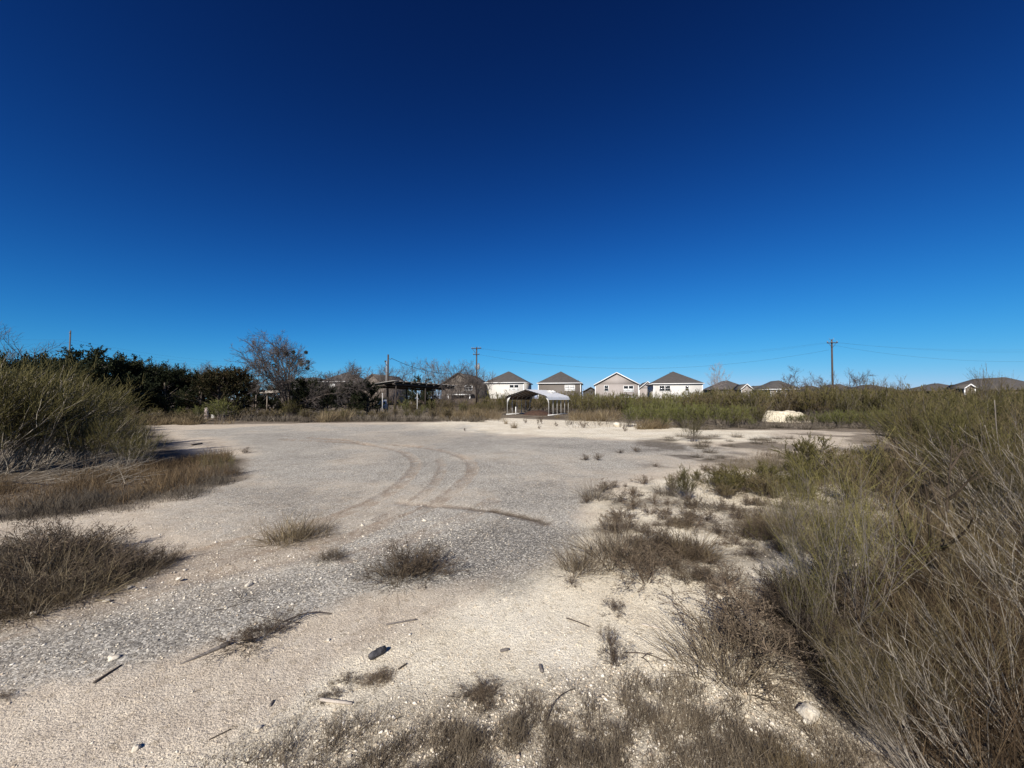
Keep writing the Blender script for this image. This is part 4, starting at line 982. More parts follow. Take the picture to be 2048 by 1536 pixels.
# the big bare tree with mistletoe
Yb = 39.0; Hb = hz(672, Yb)
t_, c_, tips = bare_tree(17, H=Hb, n0=13, spread=80, levels=(8, 7, 6, 3), r0=0.13, tw=0.010, up=0.022, fork=0.08, crook=0.10, limb=1.0, width=1.1)
bt = empty("bare_tree", (*dp(577, Yb), 0), 0.6, "big spreading bare tree with mistletoe balls among its branches", "tree")
link("trunk", t_.mesh("trunk", M['bark']), bt); link("crown", c_.mesh("crown", M['bare']), bt)
r = np.random.default_rng(3)
def ball(acc, c, R, n, r):
    d = r.normal(size=(n, 3)); d /= np.linalg.norm(d, axis=1, keepdims=True); p = c + d * R * r.uniform(.3, 1, (n, 1)) ** .6
    acc.leaves(p, d + r.normal(0, .6, d.shape), 0.09 * r.uniform(.6, 1.4, n), .026, r, r.random(n))
ca_, sa_ = math.cos(-0.6), math.sin(-0.6)
for (px, py, R) in ((594, 706, .16), (602, 703, .15), (572, 708, .22), (590, 716, .3), (600, 722, .2), (616, 737, .15), (547, 732, .22), (604, 722, .18), (584, 730, .28), (610, 730, .16)):
    X = (px - 577) / F * Yb; Z = hz(py, Yb); yy = r.uniform(-1, 1)
    lx, ly = X * ca_ - yy * sa_, X * sa_ + yy * ca_
    a = Acc(); ball(a, np.array([lx, ly, Z]), R, 260, r); link("mistletoe", a.mesh("mistletoe", M['mistletoe']), bt)

def wild(px, Y, tp, seed, label, n0=6, spread=42, levels=(7, 6, 5), width=1.0, m_='bare', r0=.09, up=.05, tw=.012, fork=.08, name="bare_tree", group=None):
    H = hz(tp, Y); t_, c_, _ = bare_tree(seed, H=H * 1.02, n0=n0, spread=spread, levels=levels, r0=r0, tw=tw, up=up, fork=fork, width=width)
    o = empty(name, (*dp(px, Y), 0), 0, label, "tree", group); link("trunk", t_.mesh("trunk", M['bark'] if m_ == 'bare' else M[m_]), o); cm = c_.mesh("crown", M[m_]); link("crown", cm, o)
    k = H / top_of(cm); o.scale = (k ** .5, k ** .5, k)
wild(28, 40, 652, 101, "tall bare tree at the photo's edge, rising behind the junipers", n0=6, spread=42, levels=(7, 6, 4), width=1.1, r0=.12, tw=.011, fork=.3)
wild(930, 60, 722, 102, "bare tree crowding the foot of the transformer pole", n0=9, spread=46, levels=(7, 6, 5), width=1.1)
wild(958, 63, 735, 103, "twiggy bare tree on the white house side of the transformer pole", n0=6, spread=40)
wild(880, 62, 720, 104, "rounded bare tree above the far end of the shelter", n0=9, spread=40, levels=(7, 6, 5), r0=.08)
wild(790, 66, 724, 105, "wide bare tree just past the service pole", n0=8, spread=52, levels=(7, 6, 4), r0=.08)
wild(827, 70, 722, 106, "slim bare tree between the service pole and the rounded bare tree", n0=6, spread=34, levels=(6, 6, 5), r0=.07)
wild(762, 68, 735, 107, "bare tree whose top shows behind the service pole", n0=7, spread=42, levels=(6, 6, 4), r0=.07)
wild(1433, 58, 727, 108, "slender pale leafless sapling between the white house and the dark roofs", n0=4, spread=16, levels=(9, 5, 4), m_='bare_pale', r0=.05, tw=.010, up=.10, fork=.25)
wild(1596, 50, 735, 109, "wide leafless mesquite above the thicket near the dirt mound", n0=8, spread=55, levels=(7, 6, 5), width=1.3, r0=.07, up=.03)
wild(1640, 55, 745, 110, "small leafless tree just before the lone crossarm pole", n0=6, spread=45, levels=(6, 6, 4), r0=.06)
wild(1692, 52, 740, 111, "leafless tree just past the lone crossarm pole", n0=6, spread=38, levels=(7, 6, 4), r0=.07)
wild(900, 50, 765, 112, "low tangled leafless tree under the tan gable", n0=9, spread=62, levels=(7, 6, 5), width=1.2, r0=.06)
wild(520, 47, 768, 113, "grey tangle of leafless branches between the rusty juniper and the post frame", n0=9, spread=62, levels=(7, 6, 5), width=1.2, r0=.05)
wild(712, 56, 757, 114, "low leafless tree before the stone gable", n0=4, spread=36, levels=(5, 5, 3), r0=.05)
# hazy row of bare trees beyond the junipers
for i, (px, tp) in enumerate(((255, 742), (283, 722), (305, 738), (330, 728), (352, 733), (378, 730), (405, 727), (428, 736), (452, 732), (476, 742), (640, 743), (690, 738), (716, 733), (1010, 778), (1185, 790))):
    if px > 1000: continue
    Y = 70 + (i * 7) % 15; x, y = dp(px, Y); s = hz(tp, Y) / BTOPS[i % 4]
    plant("bare_tree", BARE[i % 4], ("trunk", "crown"), x, y, s * 1.1, "grey bare tree in the far row seen over the junipers" if px < 500 else "grey bare tree in the far row behind the grey house", "tree",
          "bare trees beyond the junipers" if px < 500 else "bare trees by the grey house", sz=s)
# slim tall stalk trees standing over the thicket at the far right
for px, Y, tp, sd, lab in ((1738, 40, 757, 120, "scraggly leafy sapling poking above the thicket beyond the lone pole"), (1762, 41, 758, 121, "clump topped sapling next to the scraggly one above the thicket"), (1806, 36, 762, 122, "thin dark sapling above the thicket before the wide dark roof"),
                           (1986, 14, 726, 123, "tall thin grey stalk standing highest above the thicket")):
    H = hz(tp, Y); a2 = broom(sd, H=H, spread=9, n=(5, 12, 6, 3), rad=(.02 if Y > 20 else .011, .006 if Y > 20 else .004, .006 if Y > 20 else .003), leaf=(.06 if Y > 20 else .03, .014 if Y > 20 else .006), start=.45, up=.08)
    o = empty("sapling", (*dp(px, Y), 0), 0, lab, "sapling"); link("stems", a2[0].mesh("stems", M['stem']), o); link("foliage", a2[1].mesh("foliage", M['broom_brown']), o)
# ------------------------------------------------------------------ brush: rows of shrubs
U = rnd.uniform
FARTH = Acc(); LITE = [broom(4000 + i, H=1.0, spread=34, n=(12, 5, 3, 1), rad=(0.006, 0.006, 0.0075), leaf=(0.04, 0.009), start=0.12, segs=(3, 2, 1)) for i in range(5)]
def mass(n, px0, px1, Y0, Y1, top, tj=6, wide=1.0):
    """shrubs so far back that they read as one thicket, joined into one object"""
    for i in range(n):
        px = px0 + (px1 - px0) * (i + U(0, 1)) / n; Y = U(Y0, Y1); x, y = dp(px, Y); h = max(.4, hz(top + abs(rnd.gauss(0, tj)), Y))
        a_ = U(0, 6.28); c_, s_ = math.cos(a_), math.sin(a_); w_ = h * wide * U(.85, 1.2); tn = U(-.3, .3)
        for q, acc in enumerate(rnd.choice(LITE)):
            V = np.concatenate(acc.V); V = np.stack([(V[:, 0] * c_ - V[:, 1] * s_) * w_ + x, (V[:, 0] * s_ + V[:, 1] * c_) * w_ + y, V[:, 2] * h], 1)
            FARTH.add(V, np.concatenate(acc.Q), tint=np.clip(np.concatenate(acc.t) + tn - .25 * (q == 0), 0, 1))
def row(n, px0, px1, Y0, Y1, top, key, label, group, tj=6, wide=1.0, fn=shrub, **k):
    """n shrubs scattered between columns px0..px1 and distances Y0..Y1, tops near photo row top(px)"""
    for i in range(n):
        px = px0 + (px1 - px0) * (i + U(0, 1)) / n; Y = U(Y0, Y1); x, y = dp(px, Y)
        tp = top(px) if callable(top) else top
        h = max(0.35, hz(tp + abs(rnd.gauss(0, tj)), Y)); kk = rnd.choice(key) if isinstance(key, (list, tuple)) else key
        if 742 < px < 788 and Y < 47: h = min(h, hz(820, Y))        # the brush stays low before the cabinets
        fn(kk, x, y, h, label, group, wide=wide * U(.85, 1.2), **k)
GL = dict(name="broom_shrub")
# thicket between carport and the white house
row(14, 1150, 1260, 36, 44, lambda p: 785, ['far_green', 'far_olive'], "olive broom shrub in the thicket between the carport and the pale gabled house", "shrubs beside the carport", 5)
row(12, 1000, 1160, 47, 52, 787, ['far_olive', 'far_brown'], "broom shrub in the dark thicket behind the carport", "shrubs behind the carport", 5)
mass(26, 960, 1240, 50, 60, 783, 4)
mass(30, 1230, 1430, 40, 50, 783, 5)
mass(30, 1400, 1720, 38, 52, 774, 6)
mass(30, 1690, 2160, 32, 46, 773, 5)
mass(22, 700, 960, 42, 58, 797, 6)
mass(16, -60, 480, 31, 40, 806, 8)
row(7, 1060, 1210, 54, 58, 780, ['far_olive'], "tall broom shrub in front of the taupe house", "shrubs before the taupe house", 5)
row(18, 1245, 1420, 31, 40, lambda p: 788 if p < 1330 else 781, ['far_olive', 'far_green', 'far_brown'], "tall broom shrub in the thicket below the white house with three windows", "shrubs below the white houses", 4)
row(20, 1248, 1480, 22.5, 27, 804, ['far_green'], "bright green broom shrub at the front edge of the thicket, by the pale boulder", "front row of green shrubs", 7)
row(18, 1400, 1530, 30, 38, lambda p: 777, ['far_olive', 'far_brown', 'far_olive'], "dark olive shrub in the thicket beside the dirt mound", "shrubs by the dirt mound", 6)
row(10, 1462, 1522, 23, 27, 808, ['far_green', 'far_olive'], "green shrub crowding the near foot of the dirt mound", "shrubs at the mound foot", 8)
row(14, 1545, 1700, 34, 42, lambda p: 768, ['far_brown', 'far_olive'], "grey brown shrub behind the dirt mound around the lone pole", "shrubs around the lone pole", 9)
row(18, 1622, 1800, 22.5, 26, 818, ['far_green'], "low bright green shrub in the row beyond the dirt mound", "low green row", 5)
row(16, 1690, 1880, 26, 36, 773, ['far_olive', 'far_brown'], "olive grey shrub in the thicket below the far dark roofs", "thicket below the dark roofs", 7)
row(12, 1780, 1960, 16, 22, 806, ['far_green', 'far_olive'], "green broom shrub in the row bordering the tan grass", "green row bordering tan grass", 8)
row(7, 1572, 1618, 27.2, 28.4, 826, ['far_green', 'far_brown'], "small shrub growing over the foot of the dirt mound", "shrubs over the mound foot", 3)
row(16, 1860, 2100, 20, 32, 774, ['far_olive', 'far_brown'], "tall olive shrub in the thicket under the wide dark roof", "thicket under the wide roof", 6)
# behind / among the shelters
row(9, 810, 940, 40, 46, 794, ['far_green', 'far_brown'], "olive shrub in the brush under the flat shelter roof", "shrubs under the shelter", 6)
row(14, 740, 960, 31, 39, 813, ['far_brown', 'far_brown', 'far_olive'], "brown shrub in the brush before the flat-roofed shelter", "shrubs before the shelter", 6, wide=1.3)
row(16, 490, 770, 30, 38, 814, ['far_brown', 'far_brown', 'far_olive'], "brown shrub in the brush before the small post frame", "shrubs before the post frame", 7, wide=1.3)
row(7, 560, 600, 36, 40, 797, ['far_olive'], "olive shrub at the post frame's far post", "shrubs at the post frame", 4)
row(7, 925, 1005, 37, 50, 802, ['far_brown', 'far_olive'], "brown shrub between the transformer pole and the carport", "shrubs left of the carport", 8, wide=1.2)
row(3, 434, 452, 30, 32, 797, ['far_green'], "rounded yellow green bush beside the drums", "bush by the drums", 3, wide=1.2)
row(12, 230, 420, 29, 34, 808, ['far_olive', 'far_brown', 'far_green'], "olive shrub in the brush below the dark junipers", "shrubs below the junipers", 5)
row(10, 250, 400, 26, 29, 820, ['far_brown'], "straw brown bush at the far edge of the yard below the junipers", "straw brown bushes", 4, wide=1.5)
o = link("far_thicket", FARTH.mesh("far_thicket", M['broom'])); tag(o, "far brush behind the nearer shrubs, reading as one olive mass", None, None, 'stuff')
# far grass, one tuft at a time where it can be picked out
def grow_row(n, px0, px1, Y0, Y1, h, key, label, group, wide=1.2):
    for i in range(n):
        px = px0 + (px1 - px0) * (i + U(0, 1)) / n; x, y = dp(px, U(Y0, Y1)); grass(key, x, y, h * U(.7, 1.25), label, group, wide=wide)
grow_row(26, 500, 960, 28.5, 31, .55, 'grey_far', "grey dead grass tuft on the front edge of the brush before the shelters", "grey tufts before the shelters", 1.6)
grow_row(14, 640, 700, 29, 33, .8, 'tan_far', "pale straw tuft in the brush between the two shelters", "straw tufts between the shelters")
grow_row(14, 905, 975, 31, 38, .8, 'tan_far', "golden dry grass tuft in the brush under the transformer pole", "golden tufts under the pole")
grow_row(14, 1150, 1225, 30, 34, .8, 'tan_far', "golden dry grass tuft between the carport and the green thicket", "golden tufts by the carport")
grow_row(8, 1280, 1325, 22, 23, .55, 'tan_far', "straw tuft at the foot of the bright green shrubs", "straw tufts by the green row")
grow_row(20, 250, 400, 25.5, 27.5, .6, 'tan_far', "straw tuft on the far yard edge below the junipers", "straw tufts below the junipers", 1.4)
grow_row(18, 1330, 1800, 21, 23.5, .35, 'grey_far', "low grey tuft along the bare ground before the green thicket", "low grey tufts before the thicket", 1.6)
for i, (px, py, h) in enumerate(((478, 836, .5), (462, 838, .45), (1115, 836, .5))):
    x, y = gp(px, py); grass('tan_far', x, y, h, "straw tuft by the lone post" if px < 500 else "straw tuft at the rear leg of the carport", "straw tufts by the lone post" if px < 500 else None)

# far ground cover that reads as one mass
def blades(name, m_, regions, seed, label, kind='stuff', S=2, droop=-.15, spread=55, patch=1.3):
    """regions: (count, sampler, height, half width); blades come in uneven clumps and thin out at the edges"""
    r = np.random.default_rng(seed); A_ = Acc()
    for n, samp, h, wd in regions:
        xy, sc_ = samp(n, r); n = len(xy)
        ci = r.integers(0, n, n); cl = r.random(n) < .45                     # nearly half of them gather round others
        xy = np.where(cl[:, None], xy[ci] + r.normal(0, .5 * h * .35, (n, 2)), xy)
        hn = .35 + 1.3 * sstep(fbm(xy[:, 0] * patch, xy[:, 1] * patch, seed, 3), .3, .72)
        th = np.radians(np.abs(r.normal(0, spread * .6, n)).clip(0, 85)); ph = r.uniform(0, 2 * math.pi, n)
        d = np.stack([np.sin(th) * np.cos(ph), np.sin(th) * np.sin(ph), np.cos(th)], 1)
        b = np.stack([xy[:, 0], xy[:, 1], height(xy[:, 0], xy[:, 1]) - .01], 1)
        P = grow(b, d, h * hn * sc_ * r.uniform(.4, 1.2, n), S, .12, droop, r)
        tn = fbm(xy[:, 0] * patch * 1.7 + 9, xy[:, 1] * patch * 1.7, seed + 4, 3) - .5
        A_.ribbons(P, lin(wd, wd * .35, S + 1, n) * r.uniform(.6, 1.5, (n, 1)), r, np.clip(r.normal(.5, .2, n) + 1.1 * tn, 0, 1))
    o = link(name, A_.mesh(name, M[m_])); tag(o, label, None, None, kind); return o
def band(px0, px1, Y0, Y1, thr=None, sc=.5, s=3):
    def f(n, r):
        px = r.uniform(px0, px1, n); Y = Y0 + (Y1 - Y0) * r.random(n); x = (px - 1024) / F * Y
        if thr is not None:
            k = fbm(x * sc, Y * sc, s, 3) > thr; x, Y = x[k], Y[k]
        return np.stack([x, Y], 1), np.ones(len(x))
    return f
def inpoly(P, thr=None, sc=1.5, s=3, edge=.35, near=None, world=False):
    """scatter inside a patch; thin and short within `edge` metres of its rim"""
    P = np.array(P if world else pw(P)); x0, y0 = P.min(0); x1, y1 = P.max(0)
    def f(n, r):
        x = r.uniform(x0, x1, n * 10); y = r.uniform(y0, y1, n * 10)
        if near:
            k = r.random(len(x)) < np.clip((near / np.hypot(x, y)) ** 2, 0, 1); x, y = x[k], y[k]
        sd = poly_sd(x, y, [tuple(p) for p in P]) + edge * 1.6 * (fbm(x * .8 / max(edge, .1) ** .5, y * .8 / max(edge, .1) ** .5, s + 50, 4) - .5)
        e = sstep(sd, 0, edge); k = r.random(len(x)) < e
        if thr is not None: k &= fbm(x * sc, y * sc, s, 4) > thr + r.normal(0, .05, len(x))
        return np.stack([x[k], y[k]], 1)[:n], (.45 + .55 * e[k])[:n]
    return f
blades("far_dry_grass", 'grey_grass', [(9000, band(-100, 1010, 29, 46), .55, .010), (7000, band(1130, 2150, 23.5, 40), .5, .010), (1800, band(1000, 1150, 45, 52), .4, .010)], 61, "dry grey brown grass between the shrubs along the far side of the yard")
blades("golden_dry_grass", 'tan', [(2600, band(-100, 470, 26, 31, .5), .5, .009), (2500, band(880, 1000, 32, 38), .7, .009), (2000, band(1140, 1240, 31, 35), .7, .009), (1500, band(620, 700, 29.5, 33), .6, .009)], 62, "patches of golden dry grass along the far side of the yard")

# ------------------------------------------------------------------ tall broom thicket on the left
lb = [(-150, 8.2, 700, 'mid_lean'), (-60, 8.6, 715, 'mid_lean'), (10, 9.0, 728, 'mid_lean'), (60, 9.6, 735, 'mid_lean'), (-30, 11, 722, 'mid_olive'), (40, 12, 730, 'mid_olive'), (95, 12, 742, 'mid_olive'),
      (120, 10.5, 755, 'mid_lean'), (150, 12, 768, 'mid_olive'), (180, 13, 780, 'mid_olive'), (160, 10.0, 812, 'mid_lean'), (215, 16, 806, 'mid_olive'), (195, 9.6, 820, 'mid_lean'), (235, 9.7, 842, 'mid_lean'), (262, 9.3, 856, 'mid_lean'), (250, 14, 822, 'mid_olive'), (280, 12, 846, 'mid_brown'),
      (20, 16, 735, 'mid_olive'), (75, 15, 745, 'mid_olive'), (130, 17, 765, 'mid_olive'), (190, 19, 790, 'mid_olive'), (225, 20, 800, 'mid_brown'), (255, 22, 808, 'mid_brown'), (-100, 14, 715, 'mid_olive'), (-110, 10, 712, 'mid_lean')]
for i, (px, Y, tp, key) in enumerate(lb):
    x, y = dp(px, Y); h = hz(tp, Y)
    shrub(key, x, y, h, "tall olive broom shrub leaning over the yard in front of the dark junipers" if key == 'mid_lean' else "tall upright broom shrub in the thicket in front of the dark junipers",
          "leaning shrubs before the junipers" if key == 'mid_lean' else "upright shrubs before the junipers", rz=U(-.5, .5) if key == 'mid_lean' else None, wide=1.15)
for px, py, h, lab in ((440, 957, .62, "olive bush at the tip of the russet grass strip"), (405, 950, .5, "small green bush just behind the tip of the russet strip"), (462, 950, .5, "spiky bush ending the russet grass strip")):
    x, y = gp(px, py); shrub('near_olive', x, y, h, lab, wide=1.0)
x, y = gp(493, 906); deadweed('twiggy', x, y, .22, "small dark weed beyond the tip of the russet strip", wide=1.3)
P_rus = [(-200, 1040), (-200, 930), (60, 965), (300, 925), (470, 905), (485, 950), (400, 975), (260, 1012), (60, 1035)]
blades("russet_grass", 'russet', [(22000, inpoly(P_rus, .30, 1.2, 5), .22, .0026)], 63, "strip of russet dry grass in front of the leaning broom shrubs", spread=60)
blades("grey_grass_edge", 'grey_grass', [(7000, inpoly([(-200, 1055), (60, 1005), (300, 980), (480, 930), (500, 960), (420, 992), (270, 1032), (60, 1058)], .35, 1.2, 8), .17, .0024)], 64, "grey dead grass edging the russet strip", spread=60)
# dead stalks fallen at the foot of the left thicket
r = np.random.default_rng(77); A_ = Acc(); n = 260
px = r.uniform(-60, 290, n); py = r.uniform(925, 975, n); g_ = np.array([gp(a, b) for a, b in zip(px, py)])
d = np.stack([r.normal(.9, .4, n), r.normal(-.2, .5, n), np.abs(r.normal(.12, .22, n))], 1); P = grow(np.stack([g_[:, 0], g_[:, 1], np.full(n, .02)], 1), d / np.linalg.norm(d, axis=1, keepdims=True), r.uniform(.4, 1.3, n), 4, .12, .0, r)
A_.tubes(P, lin(.006, .002, 5, n), 3, r.random(n)); o = link("fallen_stalks", A_.mesh("fallen_stalks", M['pale_stem'])); tag(o, "tangle of fallen pale stalks at the foot of the leaning shrubs", None, None, 'stuff')

# left front clump of dead grass
for i, (px, py, h, k, w) in enumerate(((40, 1200, .50, 'grey_near', 1.2), (110, 1160, .50, 'tan_near', 1.1), (-40, 1150, .50, 'grey_near', 1.3), (60, 1120, .42, 'grey_near', 1.3), (170, 1190, .36, 'tan_near', 1.2), (200, 1140, .36, 'grey_near', 1.5),
                                       (260, 1160, .24, 'grey_near', 1.6), (310, 1135, .22, 'grey_near', 1.5), (150, 1110, .38, 'grey_near', 1.2), (0, 1235, .30, 'tan_near', 1.3), (90, 1215, .34, 'grey_near', 1.3), (-90, 1230, .4, 'grey_near', 1.4), (230, 1120, .25, 'grey_near', 1.3))):
    x, y = gp(px, py); grass(k, x, y, h * .80, "tousled dead grass clump beside the brown wheel track, below the russet strip" if k == 'grey_near' else "yellowish dead grass clump inside the tousled patch beside the wheel track",
                             "tousled clumps beside the track" if k == 'grey_near' else "yellowish clumps beside the track", wide=w * 1.15)
for px, py, h in ((70, 1150, .42), (150, 1190, .36), (20, 1180, .44), (120, 1140, .42), (240, 1155, .28), (290, 1140, .26), (330, 1130, .22), (200, 1170, .32), (60, 1210, .36), (-40, 1200, .4), (180, 1120, .36), (100, 1100, .40)):
    x, y = gp(px, py); deadweed('twiggy_near', x, y, h, "brown twiggy weed growing through the tousled dead grass patch", "weeds in the tousled patch", wide=1.3)
blades("matted_dead_grass", 'grey_grass', [(16000, inpoly([(-300, 1250), (-300, 1100), (0, 1085), (180, 1085), (370, 1110), (360, 1140), (240, 1185), (130, 1225), (0, 1265)], .34, 2.0, 5), .16, .0014)], 65, "matted dead grass between the clumps beside the wheel track", spread=80)

# single plants on the gravel
single = [
    ('grass', 'tan_near', 575, 1080, .36, 1.3, "spiky straw tuft standing on the brown wheel track", "grass_tuft"),
    ('grass', 'grey_near', 622, 1072, .24, 1.7, "low grey tuft leaning from the spiky straw tuft on the track", "grass_tuft"),
    ('grass', 'grey_near', 663, 1118, .17, 1.2, "small dark tuft between the spiky straw tuft and the brown bush", "grass_tuft"),
    ('weed', 'twiggy_near', 825, 1152, .34, 1.6, "rounded brown dead bush in the middle of the gravel", "dead_weed"),
    ('weed', 'twiggy_near', 858, 1146, .30, 1.5, "brown dead bush leaning beside the rounded one on the gravel", "dead_weed"),
    ('grass', 'grey_near', 812, 1148, .28, 1.6, "brown grass growing through the rounded dead bush", "grass_tuft"),
    ('weed', 'twiggy_near', 520, 1285, .15, 2.2, "grey tumbled weed with a long dark branch beside it", "dead_weed"),
    ('weed', 'twiggy_near', 535, 1262, .14, 2.0, "low weed touching the long dark branch", "dead_weed"),
    ('weed', 'twiggy_near', 1143, 1172, .12, 1.0, "tiny dark curled weed alone on cream gravel", "dead_weed"),
    ('grass', 'grey_near', 1160, 1140, .28, 1.3, "grey brown tuft just above the tiny curled weed", "grass_tuft"),
    ('grass', 'grey_mid', 1190, 998, .36, 1.3, "grey tuft at the corner where gravel meets cream ground", "grass_tuft"),
    ('weed', 'twiggy', 1205, 985, .26, 1.2, "grey weed behind the corner tuft", "dead_weed"),
    ('weed', 'twiggy', 1172, 1008, .18, 1.0, "small weed at the gravel side of the corner tuft", "dead_weed"),
    ('weed', 'twiggy', 1265, 1018, .25, 1.2, "dark twiggy weed beside the black stemmed one", "dead_weed"),
    ('weed', 'twiggy', 1298, 1028, .22, 1.3, "black stemmed low weed before the feathery green bush", "dead_weed"),
    ('weed', 'twiggy', 1240, 1005, .22, 1.2, "small twiggy weed between the corner tuft and the black stemmed weed", "dead_weed"),
    ('shrub', 'near_olive', 1372, 1000, .58, .75, "feathery green bush with upright plumes at the edge of the cream ground", "broom_shrub"),
    ('shrub', 'near_brown', 1345, 985, .34, 1.2, "brown bush wrapped round the feathery green one", "broom_shrub"),
    ('grass', 'grey_mid', 1330, 990, .28, 1.3, "grey tuft at the foot of the feathery green bush", "grass_tuft"),
    ('grass', 'grey_near', 1235, 1115, .42, 1.4, "leaning grey tuft on the cream ground, widest of its cluster", "grass_tuft"),
    ('weed', 'twiggy_near', 1292, 1166, .40, 1.3, "dark stemmed dead weed on the cream ground with a bare foot", "dead_weed"),
    ('grass', 'grey_near', 1270, 1130, .26, 1.3, "grey tuft between the leaning tuft and the dark stemmed weed", "grass_tuft"),
    ('weed', 'twiggy_near', 1332, 1108, .34, 1.4, "brown twiggy weed behind the dark stemmed weed", "dead_weed"),
    ('grass', 'tan_near', 1378, 1112, .34, 1.4, "brown tuft in the middle of the cream ground cluster", "grass_tuft"),
    ('weed', 'twiggy_near', 1402, 1116, .36, 1.4, "brown weed beside the middle tuft of the cluster", "dead_weed"),
    ('grass', 'grey_near', 1375, 1160, .16, 1.4, "low brown tuft below the middle tuft of the cluster", "grass_tuft"),
    ('weed', 'twiggy_near', 1408, 1165, .20, 1.4, "reddish brown weed at the lower end of the cluster", "dead_weed"),
    ('weed', 'twiggy_near', 1435, 1182, .16, 1.2, "small black weed below the reddish brown weed", "dead_weed"),
    ('weed', 'twiggy_near', 1460, 1180, .30, 1.3, "sprawling grey weed before the black shade of the green shrub", "dead_weed"),
    ('grass', 'grey_near', 1355, 1050, .16, 1.4, "flat grey tuft between the feathery bush and the brown cluster", "grass_tuft"),
    ('grass', 'grey_mid', 1420, 1020, .20, 1.6, "grey tuft on the shaded strip past the feathery bush", "grass_tuft"),
    ('grass', 'tan_near', 1512, 1062, .24, 1.3, "bright straw tuft alone among grey weeds", "grass_tuft"),
    ('grass', 'tan_near', 1535, 1052, .20, 1.3, "second straw tuft touching the bright one", "grass_tuft"),
    ('weed', 'twiggy', 1480, 1040, .22, 1.5, "grey weed beside the bright straw tuft", "dead_weed"),
    ('shrub', 'near_olive', 1480, 985, .50, 1.1, "low green bush before the tan grass, darker at its foot", "broom_shrub"),
    ('shrub', 'near_olive', 1535, 980, .55, 1.2, "green bush next to the darker low green bush", "broom_shrub"),
    ('shrub', 'near_brown', 1440, 975, .45, 1.2, "brown bush between the feathery bush and the green bushes", "broom_shrub"),
    ('shrub', 'near_olive', 1600, 985, .72, 1.1, "taller green bush behind the low green ones", "broom_shrub"),
    ('shrub', 'near_olive', 1620, 955, .95, 1.0, "tall grey green bush with thin upright wands", "broom_shrub"),
    ('shrub', 'near_brown', 1660, 950, .7, 1.2, "grey brown bush beside the wand stemmed one", "broom_shrub"),
    ('shrub', 'mid_olive', 1384, 884, .95, .8, "small vase shaped bush standing alone on bright ground", "broom_shrub"),
    ('grass', 'grey_mid', 1412, 886, .22, 1.6, "low tuft next to the vase shaped bush", "grass_tuft"),
    ('grass', 'tan_far', 1028, 857, .42, .9, "straw tuft alone on pale ground before the carport", "grass_tuft"),
    ('grass', 'tan_far', 1012, 848, .36, .7, "thin tuft behind the straw one before the carport", "grass_tuft"),
    ('weed', 'far', 1050, 846, .42, .7, "twiggy weed before the carport opening", "dead_weed"),
    ('weed', 'far', 1076, 850, .5, .5, "upright small weed before the carport opening", "dead_weed"),
    ('weed', 'far', 1083, 847, .7, .4, "taller thin weed before the carport's near corner", "dead_weed"),
    ('weed', 'far', 1078, 858, .2, .9, "tiny dark weed in front of the upright small weed", "dead_weed"),
    ('weed', 'far', 1112, 852, .3, 1., "low weed on pale ground off the carport's near corner", "dead_weed"),
    ('weed', 'far', 1142, 849, .25, 1., "low faint weed on pale ground past the carport", "dead_weed"),
    ('weed', 'far', 1168, 855, .5, .9, "spiky dark weed on pale ground past the carport", "dead_weed"),
    ('weed', 'far', 1250, 862, .35, .9, "low weed on pale ground near the boulder", "dead_weed"),
    ('weed', 'twiggy', 1170, 922, .20, 1.3, "small grey weed on the open gravel past the tracks", "dead_weed"),
    ('weed', 'twiggy', 1196, 922, .24, 1.2, "second small grey weed on the open gravel", "dead_weed"),
    ('weed', 'twiggy', 1240, 908, .14, 1.9, "flat dark weed on open gravel before the pale ground", "dead_weed"),
    ('weed', 'twiggy', 1272, 905, .24, 1.2, "thin weed at the end of the flat dark one", "dead_weed"),
    ('weed', 'far', 930, 862, .2, .9, "dark speck of a weed on the far gravel", "dead_weed"),
    ('weed', 'twiggy', 1312, 936, .10, 1.8, "flat dark tuft on cream ground before the green hedge", "dead_weed"),
    ('weed', 'twiggy_near', 8, 1400, .06, 1.6, "dark scrap of weed at the corner of the grey gravel", "dead_weed"),
    ('weed', 'twiggy_near', 1220, 1300, .20, .7, "thin stemmed weed with tiny knots on the cream gravel", "dead_weed"),
    ('weed', 'twiggy_near', 1235, 1335, .16, .8, "lower thin stemmed weed with tiny knots", "dead_weed"),
    ('weed', 'twiggy_near', 1460, 1300, .40, 1.5, "fan of dark wands rising from the cream gravel beside the pale block", "dead_weed"),
    ('weed', 'twiggy_near', 1495, 1315, .38, 1.5, "brown wands behind the dark fan", "dead_weed"),
    ('grass', 'grey_near', 1450, 1340, .32, 1.5, "grey grass at the foot of the dark fan of wands", "grass_tuft"),
]
for fn_, key, px, py, h, wd, lab, nm in single:
    x, y = gp(px, py); key = key.replace('near_olive', 'small_olive').replace('near_brown', 'small_brown') if py < 1010 else key; {'grass': grass, 'weed': deadweed, 'shrub': shrub}[fn_](key, x, y, h, lab, None, wide=wd * (1.5 if fn_ == "shrub" and 1400 < px < 1700 else 1.25 if fn_ == "shrub" else 1), name=nm)
for px, py, h, lab in ((1566, 1205, .30, "black brown dead shrub added for shade, upper end of dark patch under green shrub"), (1592, 1240, .34, "black brown dead shrub added for shade in the middle of the dark patch"), (1618, 1285, .34, "black brown dead shrub added for shade where the dark patch meets the green shrub"),
                       (1640, 1335, .32, "black brown dead shrub added for shade at the lower end of the dark patch"), (1560, 1250, .16, "low black brown dead shrub added for shade, gravel side of the dark patch"), (1640, 1215, .26, "black brown dead shrub added for shade behind the dark patch")):
    x, y = gp(px, py); shrub('near_dark', x, y, h, lab, wide=1.5, name="dead_shade_shrub", cat="shrub")  # dark shrubs added to strengthen the black shade here
